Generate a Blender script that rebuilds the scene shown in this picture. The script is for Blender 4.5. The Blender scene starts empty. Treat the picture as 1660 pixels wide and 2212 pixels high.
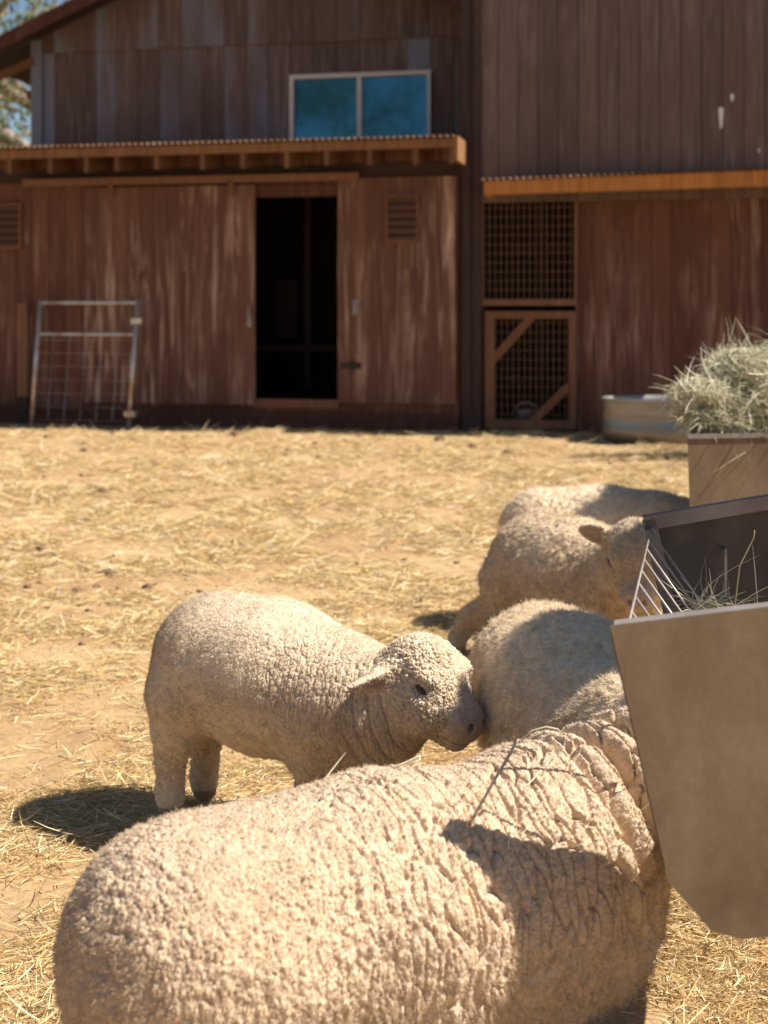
import bpy, math, random
import numpy as np
from mathutils import Vector, Matrix
R = math.radians
rng = np.random.default_rng(7)
random.seed(7)
scene = bpy.context.scene

# ------------------------------------------------------------------ camera
CAM_H = 1.25
F = 3072.0                      # focal length in pixels of a 1660 x 2212 frame
HX, HY = 830.0, 670.0           # horizon row and centre column in that frame
cd = bpy.data.cameras.new('camera')
cam = bpy.data.objects.new('camera', cd)
scene.collection.objects.link(cam)
cam.location = (0, 0, CAM_H)
cam.rotation_euler = (R(90), 0, 0)
cd.sensor_fit = 'VERTICAL'; cd.sensor_height = 36.0; cd.lens = 50.0
cd.shift_y = -(1106 - HY) / 2212.0
cd.clip_start = 0.05; cd.clip_end = 3000
cd.dof.use_dof = True; cd.dof.focus_distance = 2.85; cd.dof.aperture_fstop = 4.6
scene.camera = cam
scene.render.resolution_x = 768; scene.render.resolution_y = 1024

# ------------------------------------------------------------------ light
SUN_EL, SUN_AZ = 51.5, 99.0      # azimuth clockwise from +Y
sd = Vector((math.sin(R(SUN_AZ)) * math.cos(R(SUN_EL)), math.cos(R(SUN_AZ)) * math.cos(R(SUN_EL)), math.sin(R(SUN_EL))))
world = bpy.data.worlds.new('World'); scene.world = world; world.use_nodes = True
wt = world.node_tree; wt.nodes.clear()
sky = wt.nodes.new('ShaderNodeTexSky'); sky.sky_type = 'NISHITA'; sky.sun_disc = False
sky.sun_elevation = R(SUN_EL); sky.sun_rotation = R(SUN_AZ); sky.air_density = 1.0; sky.dust_density = 0.3; sky.ozone_density = 2.0
bg = wt.nodes.new('ShaderNodeBackground'); bg.inputs[1].default_value = 0.052
wo = wt.nodes.new('ShaderNodeOutputWorld')
wt.links.new(sky.outputs[0], bg.inputs[0]); wt.links.new(bg.outputs[0], wo.inputs[0])
sl = bpy.data.lights.new('sun', 'SUN'); sl.energy = 5.0; sl.angle = R(0.5); sl.color = (1.0, 0.93, 0.82)
so = bpy.data.objects.new('sun', sl); scene.collection.objects.link(so)
so.rotation_euler = sd.to_track_quat('Z', 'Y').to_euler()
vs = scene.view_settings
vs.view_transform = 'Standard'; vs.look = 'None'; vs.exposure = 0.95; vs.gamma = 1; vs.use_curve_mapping = False
scene.cycles.max_bounces = 8; scene.cycles.diffuse_bounces = 4; scene.cycles.transparent_max_bounces = 8
scene.cycles.use_denoising = True
try: scene.cycles.use_adaptive_sampling = True
except Exception: pass

# ------------------------------------------------------------------ small helpers
def link(o, parent=None):
    scene.collection.objects.link(o)
    if parent is not None: o.parent = parent
    return o

def tag(o, label=None, cat=None, group=None, kind=None):
    if label: o['label'] = label
    if cat: o['category'] = cat
    if group: o['group'] = group
    if kind: o['kind'] = kind
    return o

def empty(name, loc=(0, 0, 0), rz=0.0, parent=None):
    o = bpy.data.objects.new(name, None); link(o, parent)
    o.location = loc; o.rotation_euler = (0, 0, rz); o.empty_display_size = 0.1
    return o

def np_mesh(name, V, Fq, mat=None, parent=None, smooth=False, attrs=None, tri=False):
    """V (n,3), Fq (m,4) or (m,3) arrays -> one mesh object"""
    me = bpy.data.meshes.new(name)
    V = np.asarray(V, np.float32); Fq = np.asarray(Fq, np.int32)
    k = Fq.shape[1]
    me.vertices.add(len(V)); me.vertices.foreach_set('co', V.ravel())
    me.loops.add(Fq.size); me.loops.foreach_set('vertex_index', Fq.ravel())
    me.polygons.add(len(Fq)); me.polygons.foreach_set('loop_start', np.arange(0, Fq.size, k, dtype=np.int32))
    me.polygons.foreach_set('loop_total', np.full(len(Fq), k, np.int32))
    if smooth: me.polygons.foreach_set('use_smooth', np.ones(len(Fq), bool))
    if attrs:
        for an, av in attrs.items():
            a = me.attributes.new(an, 'FLOAT', 'POINT'); a.data.foreach_set('value', np.asarray(av, np.float32))
    me.update(calc_edges=True)
    if mat: me.materials.append(mat)
    o = bpy.data.objects.new(name, me)
    return link(o, parent)

class MB:
    """collects boxes, bars, tubes, polygons; every piece gets one random 'tint' value"""
    def __init__(s): s.v = []; s.f = []; s.t = []
    def add(s, verts, faces, tint=None):
        b = len(s.v); t = random.random() if tint is None else tint
        s.v += [tuple(p) for p in verts]; s.f += [tuple(b + i for i in f) for f in faces]; s.t += [t] * len(verts)
    def box(s, x0, x1, y0, y1, z0, z1, tint=None):
        s.add([(x0,y0,z0),(x1,y0,z0),(x1,y1,z0),(x0,y1,z0),(x0,y0,z1),(x1,y0,z1),(x1,y1,z1),(x0,y1,z1)],
              [(0,3,2,1),(4,5,6,7),(0,1,5,4),(1,2,6,5),(2,3,7,6),(3,0,4,7)], tint)
    def bar(s, a, b, w, d, up=(0, 1, 0), tint=None):
        """rectangular bar from a to b, width w across, depth d along up"""
        a = Vector(a); b = Vector(b); ax = (b - a).normalized(); up = Vector(up)
        sx = ax.cross(up).normalized(); uy = sx.cross(ax).normalized()
        c = []
        for p in (a, b):
            for i, j in ((-1,-1),(1,-1),(1,1),(-1,1)): c.append(p + sx * (i * w / 2) + uy * (j * d / 2))
        s.add(c, [(0,1,2,3),(7,6,5,4),(0,4,5,1),(1,5,6,2),(2,6,7,3),(3,7,4,0)], tint)
    def tube(s, pts, r, n=8, tint=None, caps=True):
        pts = [Vector(p) for p in pts]
        rs = r if isinstance(r, (list, tuple)) else [r] * len(pts)
        vs_ = []; fs = []; prev = None
        for i, p in enumerate(pts):
            d = (pts[min(i + 1, len(pts) - 1)] - pts[max(i - 1, 0)]).normalized()
            u = d.cross(Vector((0.13, 0.21, 0.97))) if prev is None else prev - d * prev.dot(d)
            if u.length < 1e-4: u = d.cross(Vector((1, 0, 0)))
            u.normalize(); prev = u; w = d.cross(u)
            for k in range(n):
                a = 2 * math.pi * k / n
                vs_.append(p + (u * math.cos(a) + w * math.sin(a)) * rs[i])
        for i in range(len(pts) - 1):
            for k in range(n):
                fs.append((i*n+k, i*n+(k+1)%n, (i+1)*n+(k+1)%n, (i+1)*n+k))
        if caps:
            fs.append(tuple(reversed(range(n)))); fs.append(tuple(range((len(pts)-1)*n, len(pts)*n)))
        s.add(vs_, fs, tint)
    def prism(s, poly, y0, y1, tint=None):
        """polygon in x,z extruded y0..y1 (counter-clockwise seen from -y)"""
        n = len(poly)
        v = [(x, y0, z) for x, z in poly] + [(x, y1, z) for x, z in poly]
        f = [tuple(range(n)), tuple(reversed(range(n, 2 * n)))]
        for i in range(n): j = (i + 1) % n; f.append((i, i + n, j + n, j))
        s.add(v, f, tint)
    def build(s, name, mat=None, parent=None, smooth=False):
        me = bpy.data.meshes.new(name); me.from_pydata(s.v, [], s.f)
        a = me.attributes.new('tint', 'FLOAT', 'POINT'); a.data.foreach_set('value', np.array(s.t, np.float32))
        if smooth:
            for p in me.polygons: p.use_smooth = True
        me.update()
        if mat: me.materials.append(mat)
        return link(bpy.data.objects.new(name, me), parent)

# ------------------------------------------------------------------ noise in numpy
def _h(ix, iy, iz, s):
    n = (ix * 73856093) ^ (iy * 19349663) ^ (iz * 83492791) ^ (s * 2654435761)
    n = n & 0xffffffff
    n = ((n ^ (n >> 15)) * 2246822519) & 0xffffffff
    n = ((n ^ (n >> 13)) * 3266489917) & 0xffffffff
    return ((n ^ (n >> 16)) & 0xffffff) / float(0x1000000)

def vnoise(P, s=0):
    """value noise, -1..1"""
    P = np.asarray(P, float); I = np.floor(P).astype(np.int64); f = P - I; f = f * f * (3 - 2 * f); out = 0
    for a in (0, 1):
        for b in (0, 1):
            for c in (0, 1):
                w = (f[:, 0] if a else 1 - f[:, 0]) * (f[:, 1] if b else 1 - f[:, 1]) * (f[:, 2] if c else 1 - f[:, 2])
                out = out + w * _h(I[:, 0] + a, I[:, 1] + b, I[:, 2] + c, s)
    return out * 2 - 1

def fbm(P, s=0, o=3):
    r = 0; a = 1.0; t = 0
    for i in range(o): r = r + a * vnoise(P * (2.03 ** i) + 17.3 * i, s + i); t += a; a *= 0.5
    return r / t

def worley(P, s=0):
    P = np.asarray(P, float); I = np.floor(P).astype(np.int64)
    f1 = np.full(len(P), 9.0); f2 = np.full(len(P), 9.0); cid = np.zeros(len(P))
    for a in (-1, 0, 1):
        for b in (-1, 0, 1):
            for c in (-1, 0, 1):
                J = I + (a, b, c)
                o = np.stack([_h(J[:, 0], J[:, 1], J[:, 2], s + k) for k in (1, 2, 3)], 1)
                d = np.sqrt((((J + o) - P) ** 2).sum(1))
                m = d < f1
                f2 = np.where(m, f1, np.minimum(f2, d))
                cid = np.where(m, _h(J[:, 0], J[:, 1], J[:, 2], s + 9), cid); f1 = np.where(m, d, f1)
    return f1, f2, cid

def sstep(a, b, x):
    t = np.clip((x - a) / (b - a), 0, 1); return t * t * (3 - 2 * t)

# ------------------------------------------------------------------ materials
class NT:
    def __init__(s, name, rough=0.9, spec=0.2):
        s.m = bpy.data.materials.new(name); s.m.use_nodes = True; s.t = s.m.node_tree; s.t.nodes.clear()
        s.out = s.t.nodes.new('ShaderNodeOutputMaterial'); s.p = s.t.nodes.new('ShaderNodeBsdfPrincipled')
        s.t.links.new(s.p.outputs[0], s.out.inputs[0])
        s.p.inputs['Roughness'].default_value = rough; s.p.inputs['Specular IOR Level'].default_value = spec
    def n(s, t, **k):
        x = s.t.nodes.new(t)
        for a, b in k.items(): setattr(x, a, b)
        return x
    def l(s, a, b): s.t.links.new(a, b)
    def coord(s, scale=(1, 1, 1), kind='Object', rot=(0, 0, 0)):
        c = s.n('ShaderNodeTexCoord'); m = s.n('ShaderNodeMapping'); s.l(c.outputs[kind], m.inputs[0])
        m.inputs['Scale'].default_value = scale; m.inputs['Rotation'].default_value = rot
        return m.outputs[0]
    def noise(s, scale=5, detail=4, rough=0.55, vec=None, dist=0):
        x = s.n('ShaderNodeTexNoise'); x.inputs['Scale'].default_value = scale; x.inputs['Detail'].default_value = detail
        x.inputs['Roughness'].default_value = rough; x.inputs['Distortion'].default_value = dist
        if vec is not None: s.l(vec, x.inputs['Vector'])
        return x.outputs[0]
    def ramp(s, fac, stops):
        r = s.n('ShaderNodeValToRGB'); e = r.color_ramp.elements
        while len(e) < len(stops): e.new(0.5)
        for el, (p, c) in zip(e, stops):
            el.position = p; el.color = (c, c, c, 1) if isinstance(c, (int, float)) else (*c, 1)
        s.l(fac, r.inputs[0]); return r.outputs[0]
    def mix(s, fac, a, b, mode='MIX'):
        x = s.n('ShaderNodeMix', data_type='RGBA', blend_type=mode)
        for sock, v in ((x.inputs[0], fac), (x.inputs[6], a), (x.inputs[7], b)):
            if hasattr(v, 'is_linked') or hasattr(v, 'links'): s.l(v, sock)
            elif isinstance(v, (int, float)) and sock.type == 'VALUE': sock.default_value = v
            else: sock.default_value = (*v, 1) if len(v) == 3 else v
        return x.outputs[2]
    def attr(s, name):
        a = s.n('ShaderNodeAttribute'); a.attribute_name = name; return a.outputs['Fac']
    def bump(s, h, strength=0.4, dist=0.01):
        b = s.n('ShaderNodeBump'); b.inputs['Strength'].default_value = strength; b.inputs['Distance'].default_value = dist
        s.l(h, b.inputs['Height']); s.l(b.outputs[0], s.p.inputs['Normal'])
    def color(s, c):
        if hasattr(c, 'links'): s.l(c, s.p.inputs['Base Color'])
        else: s.p.inputs['Base Color'].default_value = (*c, 1)
    def math(s, op, a, b=0.0):
        x = s.n('ShaderNodeMath', operation=op)
        for sock, v in ((x.inputs[0], a), (x.inputs[1], b)):
            if hasattr(v, 'links'): s.l(v, sock)
            else: sock.default_value = v
        return x.outputs[0]

def wood(name, dark, light, worn, worn_amt=0.5, grain=1.0, rough=0.8, blue=None):
    """old painted siding: vertical grain, per-board tint, worn patches where the bare wood shows"""
    t = NT(name, rough, 0.25)
    g = t.noise(14 * grain, 5, 0.6, t.coord((1.0, 1.0, 0.07)), 1.2)
    g2 = t.noise(60 * grain, 3, 0.6, t.coord((1.0, 1.0, 0.03)))
    big = t.noise(0.9, 4, 0.6, t.coord((1, 1, 0.7)))
    base = t.mix(t.attr('tint'), dark, light)
    base = t.mix(t.ramp(g2, [(0.3, 0.65), (0.7, 1.0)]), (0, 0, 0), base, 'MIX')
    w = t.math('MULTIPLY', t.ramp(g, [(0.47, 0.0), (0.68, 1.0)]), t.ramp(big, [(0.42, 0.0), (0.62, 1.0)]))
    w = t.math('MULTIPLY', w, worn_amt)
    col = t.mix(w, base, worn)
    if blue:
        b = t.math('MULTIPLY', t.ramp(t.attr('tint'), [(0.72, 0.0), (0.8, 1.0)]), t.ramp(t.noise(1.5, 3, 0.5, t.coord((1, 1, 0.25))), [(0.45, 0.0), (0.6, 0.8)]))
        col = t.mix(b, col, blue)
    t.color(col); t.bump(g2, 0.3, 0.006)
    return t.m

M = {}
M['siding_low'] = wood('painted siding', (0.13, 0.053, 0.034), (0.175, 0.074, 0.048), (0.36, 0.23, 0.175), 0.85)
M['door_wood'] = wood('worn door boards', (0.145, 0.066, 0.045), (0.195, 0.092, 0.063), (0.62, 0.43, 0.33), 1.0, 0.8)
M['siding_up'] = wood('grey brown siding', (0.120, 0.077, 0.064), (0.165, 0.108, 0.090), (0.26, 0.20, 0.18), 0.7, blue=(0.19, 0.205, 0.26))
M['siding_tower'] = wood('tower siding', (0.125, 0.085, 0.073), (0.18, 0.122, 0.106), (0.26, 0.195, 0.175), 0.6)
M['trim'] = wood('dark trim', (0.085, 0.032, 0.020), (0.12, 0.045, 0.028), (0.20, 0.12, 0.08), 0.5)
M['dark_post'] = wood('dark post wood', (0.050, 0.030, 0.026), (0.068, 0.040, 0.034), (0.12, 0.08, 0.07), 0.4)
M['new_wood'] = wood('orange stained timber', (0.44, 0.165, 0.045), (0.58, 0.25, 0.075), (0.20, 0.07, 0.022), 0.95, 0.5)
M['eave_wood'] = wood('weathered eave board', (0.22, 0.105, 0.045), (0.32, 0.16, 0.07), (0.09, 0.045, 0.025), 0.9, 0.5)
M['rafter_wood'] = wood('rafter wood', (0.16, 0.08, 0.04), (0.24, 0.12, 0.06), (0.2, 0.1, 0.05), 0.5)
M['tan_wood'] = wood('tan board', (0.19, 0.085, 0.045), (0.24, 0.115, 0.065), (0.3, 0.2, 0.14), 0.5)
M['vent_wood'] = wood('vent slats', (0.21, 0.10, 0.05), (0.25, 0.12, 0.06), (0.22, 0.14, 0.1), 0.4)
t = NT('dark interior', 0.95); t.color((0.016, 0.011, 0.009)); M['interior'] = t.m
t = NT('corrugated tin', 0.45, 0.5); n_ = t.noise(2.2, 5, 0.65, t.coord((1, 1, 1)))
t.color(t.ramp(n_, [(0.35, (0.16, 0.07, 0.035)), (0.55, (0.24, 0.13, 0.08)), (0.75, (0.36, 0.30, 0.25))]))
t.p.inputs['Metallic'].default_value = 0.4; M['tin'] = t.m
t = NT('galvanised pipe', 0.38, 0.5); n_ = t.noise(7, 4, 0.6, t.coord((1, 1, 1)))
t.color(t.ramp(n_, [(0.38, (0.42, 0.27, 0.18)), (0.55, (0.58, 0.56, 0.53)), (0.8, (0.66, 0.68, 0.70))]))
t.p.inputs['Metallic'].default_value = 0.5; M['pipe'] = t.m
t = NT('brown wire', 0.6, 0.3); t.color((0.20, 0.11, 0.07)); M['wire'] = t.m
t = NT('window frame', 0.5, 0.4); t.color((0.62, 0.55, 0.50)); M['win_frame'] = t.m
t = NT('window glass', 0.04, 1.0); t.color((0.035, 0.155, 0.24)); t.p.inputs['Metallic'].default_value = 0.75; M['glass'] = t.m
t = NT('white paint', 0.5, 0.4); t.color((0.7, 0.7, 0.68)); M['white'] = t.m

def steel(name, base, dark, lite, rough=0.55):
    t = NT(name, rough, 0.35)
    a = t.noise(5.5, 7, 0.66, t.coord((1, 1, .8)), 0.15); b = t.noise(70, 3, 0.7, t.coord((1, 1, 1)))
    c = t.ramp(a, [(0.30, dark), (0.52, base), (0.75, lite)])
    c = t.mix(t.ramp(b, [(0.35, 0.0), (0.75, 0.25)]), c, dark)
    v = t.n('ShaderNodeTexVoronoi'); v.inputs['Scale'].default_value = 9; t.l(t.coord((1, 1, 0.5)), v.inputs['Vector'])
    spots = t.math('MULTIPLY', t.ramp(v.outputs['Distance'], [(0.02, 1.0), (0.07, 0.0)]), t.ramp(t.noise(2.1, 2, 0.5, t.coord((1.3, 1.3, 1.3))), [(0.52, 0.0), (0.6, 0.8)]))
    c = t.mix(spots, c, (0.33, 0.12, 0.05))
    t.color(c); t.bump(b, 0.15, 0.002); t.p.inputs['Metallic'].default_value = 0.15
    r = t.ramp(a, [(0.3, rough + 0.12), (0.7, rough - 0.08)]); t.l(r, t.p.inputs['Roughness'])
    return t.m
M['steel_tan'] = steel('rust brown sheet steel', (0.158, 0.108, 0.066), (0.098, 0.060, 0.035), (0.21, 0.155, 0.104))
M['steel_grey'] = steel('dark grey sheet steel', (0.075, 0.066, 0.060), (0.05, 0.042, 0.038), (0.11, 0.095, 0.085))
M['steel_rim'] = steel('grey rim steel', (0.22, 0.19, 0.175), (0.14, 0.115, 0.10), (0.30, 0.265, 0.245), 0.5)
M['rod'] = steel('rack rod steel', (0.30, 0.26, 0.24), (0.16, 0.12, 0.10), (0.42, 0.38, 0.35), 0.4)

# ground: orange tan dirt
t = NT('dry dirt', 0.95, 0.1)
a = t.noise(1.1, 6, 0.6, t.coord()); b = t.noise(22, 5, 0.7, t.coord()); c_ = t.noise(0.35, 3, 0.5, t.coord())
c = t.ramp(a, [(0.3, (0.28, 0.165, 0.080)), (0.5, (0.365, 0.238, 0.120)), (0.7, (0.44, 0.315, 0.175))])
c = t.mix(t.ramp(b, [(0.35, 0.0), (0.75, 0.65)]), c, (0.44, 0.315, 0.175))
c = t.mix(t.ramp(c_, [(0.5, 0.0), (0.7, 0.4)]), c, (0.36, 0.20, 0.11))
t.color(c); t.bump(b, 0.6, 0.02); M['dirt'] = t.m

def straw_mat(name, stops, trans=0.25):
    t = NT(name, 0.6, 0.25)
    c = t.ramp(t.attr('tint'), stops); t.color(c)
    tr = t.n('ShaderNodeBsdfTranslucent'); t.l(c, tr.inputs[0]); mx = t.n('ShaderNodeMixShader'); mx.inputs[0].default_value = trans
    t.l(t.p.outputs[0], mx.inputs[1]); t.l(tr.outputs[0], mx.inputs[2]); t.l(mx.outputs[0], t.out.inputs[0])
    return t.m
M['straw'] = straw_mat('dry straw', [(0.0, (0.20, 0.12, 0.055)), (0.25, (0.42, 0.28, 0.12)), (0.6, (0.64, 0.47, 0.22)), (0.85, (0.88, 0.77, 0.52)), (1.0, (0.52, 0.49, 0.35))])
M['hay'] = straw_mat('green hay', [(0.0, (0.20, 0.13, 0.06)), (0.22, (0.30, 0.27, 0.15)), (0.5, (0.50, 0.47, 0.32)), (0.8, (0.80, 0.77, 0.62)), (1.0, (0.78, 0.66, 0.46))])

# ------------------------------------------------------------------ ribbons: straw, hay, twigs of grass
def ribbons(name, P, D, U, L, Wd, mat, tint, bend=0.25, seg=3, parent=None, droop=False):
    """n bent flat ribbons: base P, direction D, bend direction U, length L, width Wd"""
    n = len(P); D = D / np.linalg.norm(D, axis=1)[:, None]
    S = np.cross(D, U); S /= np.linalg.norm(S, axis=1)[:, None] + 1e-9
    U2 = np.cross(S, D)
    roll = rng.uniform(0, math.pi, n)[:, None]
    S2 = S * np.cos(roll) + U2 * np.sin(roll)
    V = np.zeros((n, seg + 1, 2, 3)); bn = (rng.normal(0, 1, n) * bend)[:, None]
    if droop: bn = np.abs(bn)
    for i in range(seg + 1):
        t_ = i / seg
        c = P + D * (L[:, None] * t_) + U2 * (L[:, None] * bn * t_ * t_) 
        w = Wd[:, None] * (1.0 if i < seg else 0.35) * 0.5
        V[:, i, 0] = c - S2 * w; V[:, i, 1] = c + S2 * w
    base = np.arange(n)[:, None, None] * (2 * (seg + 1)) + np.arange(seg)[None, :, None] * 2
    Fq = (base + np.array([0, 1, 3, 2])[None, None, :]).reshape(-1, 4)
    return np_mesh(name, V.reshape(-1, 3), Fq, mat, parent, attrs={'tint': np.repeat(tint, 2 * (seg + 1))})

# ------------------------------------------------------------------ ground
def axis_coords(lo, hi, step, far, grow=1.12):
    c = list(np.arange(lo, hi + 1e-6, step)); s_ = step; x = c[-1]
    while x < far[1]: s_ *= grow; x += s_; c.append(x)
    s_ = step; x = c[0]
    while x > far[0]: s_ *= grow; x -= s_; c.insert(0, x)
    return np.array(c)
def ground_h(x, y):
    P = np.stack([x, y, np.zeros_like(x)], 1)
    near = np.exp(-((y - 4) / 14) ** 2)
    return 0.022 * fbm(P * 1.1, 3, 3) + 0.012 * fbm(P * 7.0, 5, 3) * near - 0.02
gx = axis_coords(-2.4, 2.4, 0.028, (-400, 400)); gy = axis_coords(1.6, 8.0, 0.028, (-60, 700))
GX, GY = np.meshgrid(gx, gy, indexing='ij')
gz = ground_h(GX.ravel(), GY.ravel())
nx_, ny_ = len(gx), len(gy)
ii = (np.arange(nx_ - 1)[:, None] * ny_ + np.arange(ny_ - 1)[None, :]).ravel()
g = np_mesh('ground', np.stack([GX.ravel(), GY.ravel(), gz], 1), np.stack([ii, ii + ny_, ii + ny_ + 1, ii + 1], 1), M['dirt'], smooth=True)
tag(g, 'dry orange brown dirt yard in front of the barn', 'ground', kind='structure')

# straw litter: density follows noise clumps
def scatter(n, x0, x1, y0, y1, thr=0.0, seed=11, sharp=3.0, fr=1.6):
    X = rng.uniform(x0, x1, n * 3); Y = y0 * (y1 / y0) ** rng.uniform(0, 1, n * 3)
    half = 0.30 * Y + 0.5
    X = X / max(abs(x0), abs(x1)) * half
    P = np.stack([X, Y * 0.9, np.zeros_like(X)], 1)
    d = np.clip(0.5 + sharp * (fbm(P * fr, seed, 4) - thr), 0.06, 1)
    k = rng.uniform(0, 1, len(X)) < d
    return X[k][:n], Y[k][:n]
sx, sy = scatter(240000, -1, 1, 1.7, 15.0, -.06, 11, 2.1, 3.2)
n = len(sx); z = ground_h(sx, sy)
ang = rng.uniform(0, 2 * math.pi, n); tilt = np.abs(rng.normal(0.0, 0.16, n))
D = np.stack([np.cos(ang) * np.cos(tilt), np.sin(ang) * np.cos(tilt), np.sin(tilt)], 1)
sc_ = np.clip(sy / 5.0, 0.8, 1.9)
L = rng.gamma(1.8, 0.020, n) * sc_ + 0.010; Wd = rng.uniform(0.0013, 0.0032, n) * sc_ * np.where(rng.uniform(0, 1, n) < 0.06, 1.9, 1)
tint = np.clip(rng.normal(0.55, 0.22, n), 0, 1)
o = ribbons('straw_litter', np.stack([sx, sy, z + rng.uniform(0.001, 0.012, n)], 1), D, np.tile([0.0, 0.0, 1.0], (n, 1)), L, Wd, M['straw'], tint, 0.12)
tag(o, 'loose dry yellow straw scattered over the dirt yard', 'straw', kind='stuff')

# dark clods and droppings
n = 900; cx_, cy_ = scatter(n, -1, 1, 4.2, 15.0, 0.05, 23, 5.0, 1.1); n = len(cx_)
r_c = rng.gamma(2.0, .0038, n) * np.clip(cy_ / 5, .8, 2.0) + .002
oc = np.array([(1,0,0),(0,1,0),(-1,0,0),(0,-1,0),(0,0,1),(0,0,-1)], float); of = np.array([(0,1,4),(1,2,4),(2,3,4),(3,0,4),(1,0,5),(2,1,5),(3,2,5),(0,3,5)])
Vc = np.stack([cx_, cy_, ground_h(cx_, cy_) + r_c * .3], 1)[:, None, :] + oc[None] * (r_c[:, None, None] * rng.uniform(.6, 1.4, (n, 6, 1))) * np.array([1, 1, .6])
o = np_mesh('dirt_clods', Vc.reshape(-1, 3), (of[None] + np.arange(n)[:, None, None] * 6).reshape(-1, 3), None, smooth=True)
t = NT('dark clod', .95, .1); t.color((.17, .10, .06)); o.data.materials.append(t.m); tag(o, 'small dark clods and droppings strewn over the dirt yard', 'clods', kind='stuff')

# ------------------------------------------------------------------ barn (local x along the wall, y into the barn, z up)
PY = 15.1; TX, TY = 0.9766, -0.2148
barn = empty('barn', (0, PY, 0), math.atan2(TY, TX))
tag(barn, 'weathered dark brown board barn with an open doorway and a tall wing', 'barn')
def W(x, y, w=0.0):
    """pixel of the 1660x2212 frame -> (s, h) on the wall plane at depth w"""
    a = (x - HX) / F; b = -(y - HY) / F
    k = (PY * TX + w) / (-TY * a + TX)
    return k * a * TX + (k - PY) * TY, CAM_H + k * b
def rect(x0, y0, x1, y1, w=0.0):
    ym = (y0 + y1) / 2; xm = (x0 + x1) / 2
    return W(x0, ym, w)[0], W(x1, ym, w)[0], W(xm, y1, w)[1], W(xm, y0, w)[1]     # s0,s1,h0,h1
def boards(mb, s0, s1, w, holes=(), bw=0.2, gap=0.006, th=0.022, h0=0.0, h1=3.0, top=None, jit=0.004):
    """vertical boards over s0..s1, cut by rectangular holes (s0,s1,h0,h1); top: function s->height"""
    cuts = sorted({s0, s1} | {c for h in holes for c in (h[0], h[1]) if s0 < c < s1})
    for a, b in zip(cuts[:-1], cuts[1:]):
        n_ = max(1, round((b - a) / bw)); 
        for i in range(n_):
            x0 = a + (b - a) * i / n_; x1 = a + (b - a) * (i + 1) / n_ - gap; m_ = (x0 + x1) / 2
            T = top(m_) if top else h1; segs = [(h0, T)]
            for h in holes:
                if h[0] - 1e-4 <= m_ <= h[1] + 1e-4:
                    ns = []
                    for (p, q) in segs:
                        if h[2] > p: ns.append((p, min(q, h[2])))
                        if h[3] < q: ns.append((max(p, h[3]), q))
                    segs = [z for z in ns if z[1] - z[0] > 0.01]
            j = random.uniform(0, jit); tn = random.random()
            for (p, q) in segs:
                if q > p:
                    if top:
                        sl_ = (top(x1) - top(x0)) / 2 if abs(q - T) < 1e-6 else 0
                        mb.add([(x0,w-j,p),(x1,w-j,p),(x1,w+th,p),(x0,w+th,p),(x0,w-j,q-sl_),(x1,w-j,q+sl_),(x1,w+th,q+sl_),(x0,w+th,q-sl_)],
                               [(0,3,2,1),(4,5,6,7),(0,1,5,4),(1,2,6,5),(2,3,7,6),(3,0,4,7)], tn)
                    else: mb.box(x0, x1, w - j, w + th, p, q, tn)

GL = -0.06
# --- lean-to wall with the doorway
d0, d1, dh0, dh1 = rect(552, 425, 731, 862)
sL = W(-140, 600)[0]; sM = W(995, 600)[0]; eave_h = W(500, 318, -0.6)[1]
wall_top = eave_h + 0.02
mb = MB(); boards(mb, sL, sM, 0.0, [(d0, d1, dh0, dh1)], 0.2, h0=GL, h1=wall_top)
wl = mb.build('wall', M['siding_low'], barn)
# interior room behind the doorway
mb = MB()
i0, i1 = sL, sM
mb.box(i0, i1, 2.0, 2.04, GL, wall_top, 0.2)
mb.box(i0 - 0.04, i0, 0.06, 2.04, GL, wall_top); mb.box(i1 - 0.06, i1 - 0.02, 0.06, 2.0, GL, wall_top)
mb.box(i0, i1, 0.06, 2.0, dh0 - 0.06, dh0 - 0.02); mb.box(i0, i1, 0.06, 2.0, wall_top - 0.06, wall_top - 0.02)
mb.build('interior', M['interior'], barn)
# stall rail and back window seen dimly inside
mb = MB(); q = rect(565, 745, 730, 758, 1.6); mb.box(q[0] - 0.6, q[1] + 0.6, 1.6, 1.65, q[2], q[3])
mb.bar(((q[0]+q[1])/2+.1, 1.63, dh0), ((q[0]+q[1])/2+.1, 1.63, wall_top - .1), 0.08, 0.05)
mb.build('inner_rail', M['dark_post'], barn)
mb = MB(); q = rect(597, 605, 640, 730, 1.95); mb.box(q[0], q[1], 1.95, 1.975, q[2], q[3]); mb.build('inner_panel', M['dark_post'], barn)
# door casing, sill and base board
mb = MB()
mb.box(d0 - 0.02, d1 + 0.02, -0.05, 0.05, dh0 - 0.09, dh0 - 0.002, 0.6)
mb.build('sill', M['tan_wood'], barn)
mb = MB(); b0 = W(995, 880)[0]
s_, bh = W(400, 880, -0.04)
mb.box(sL, d0 - 0.03, -0.045, -0.006, GL, bh, 0.25); mb.box(d0 - 0.028, b0, -0.04, -0.006, GL, bh - 0.03, 0.3)
mb.box(sL, b0, -0.075, -0.047, GL, bh * 0.42, 0.5)
mb.build('base_board', M['trim'], barn)
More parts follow.
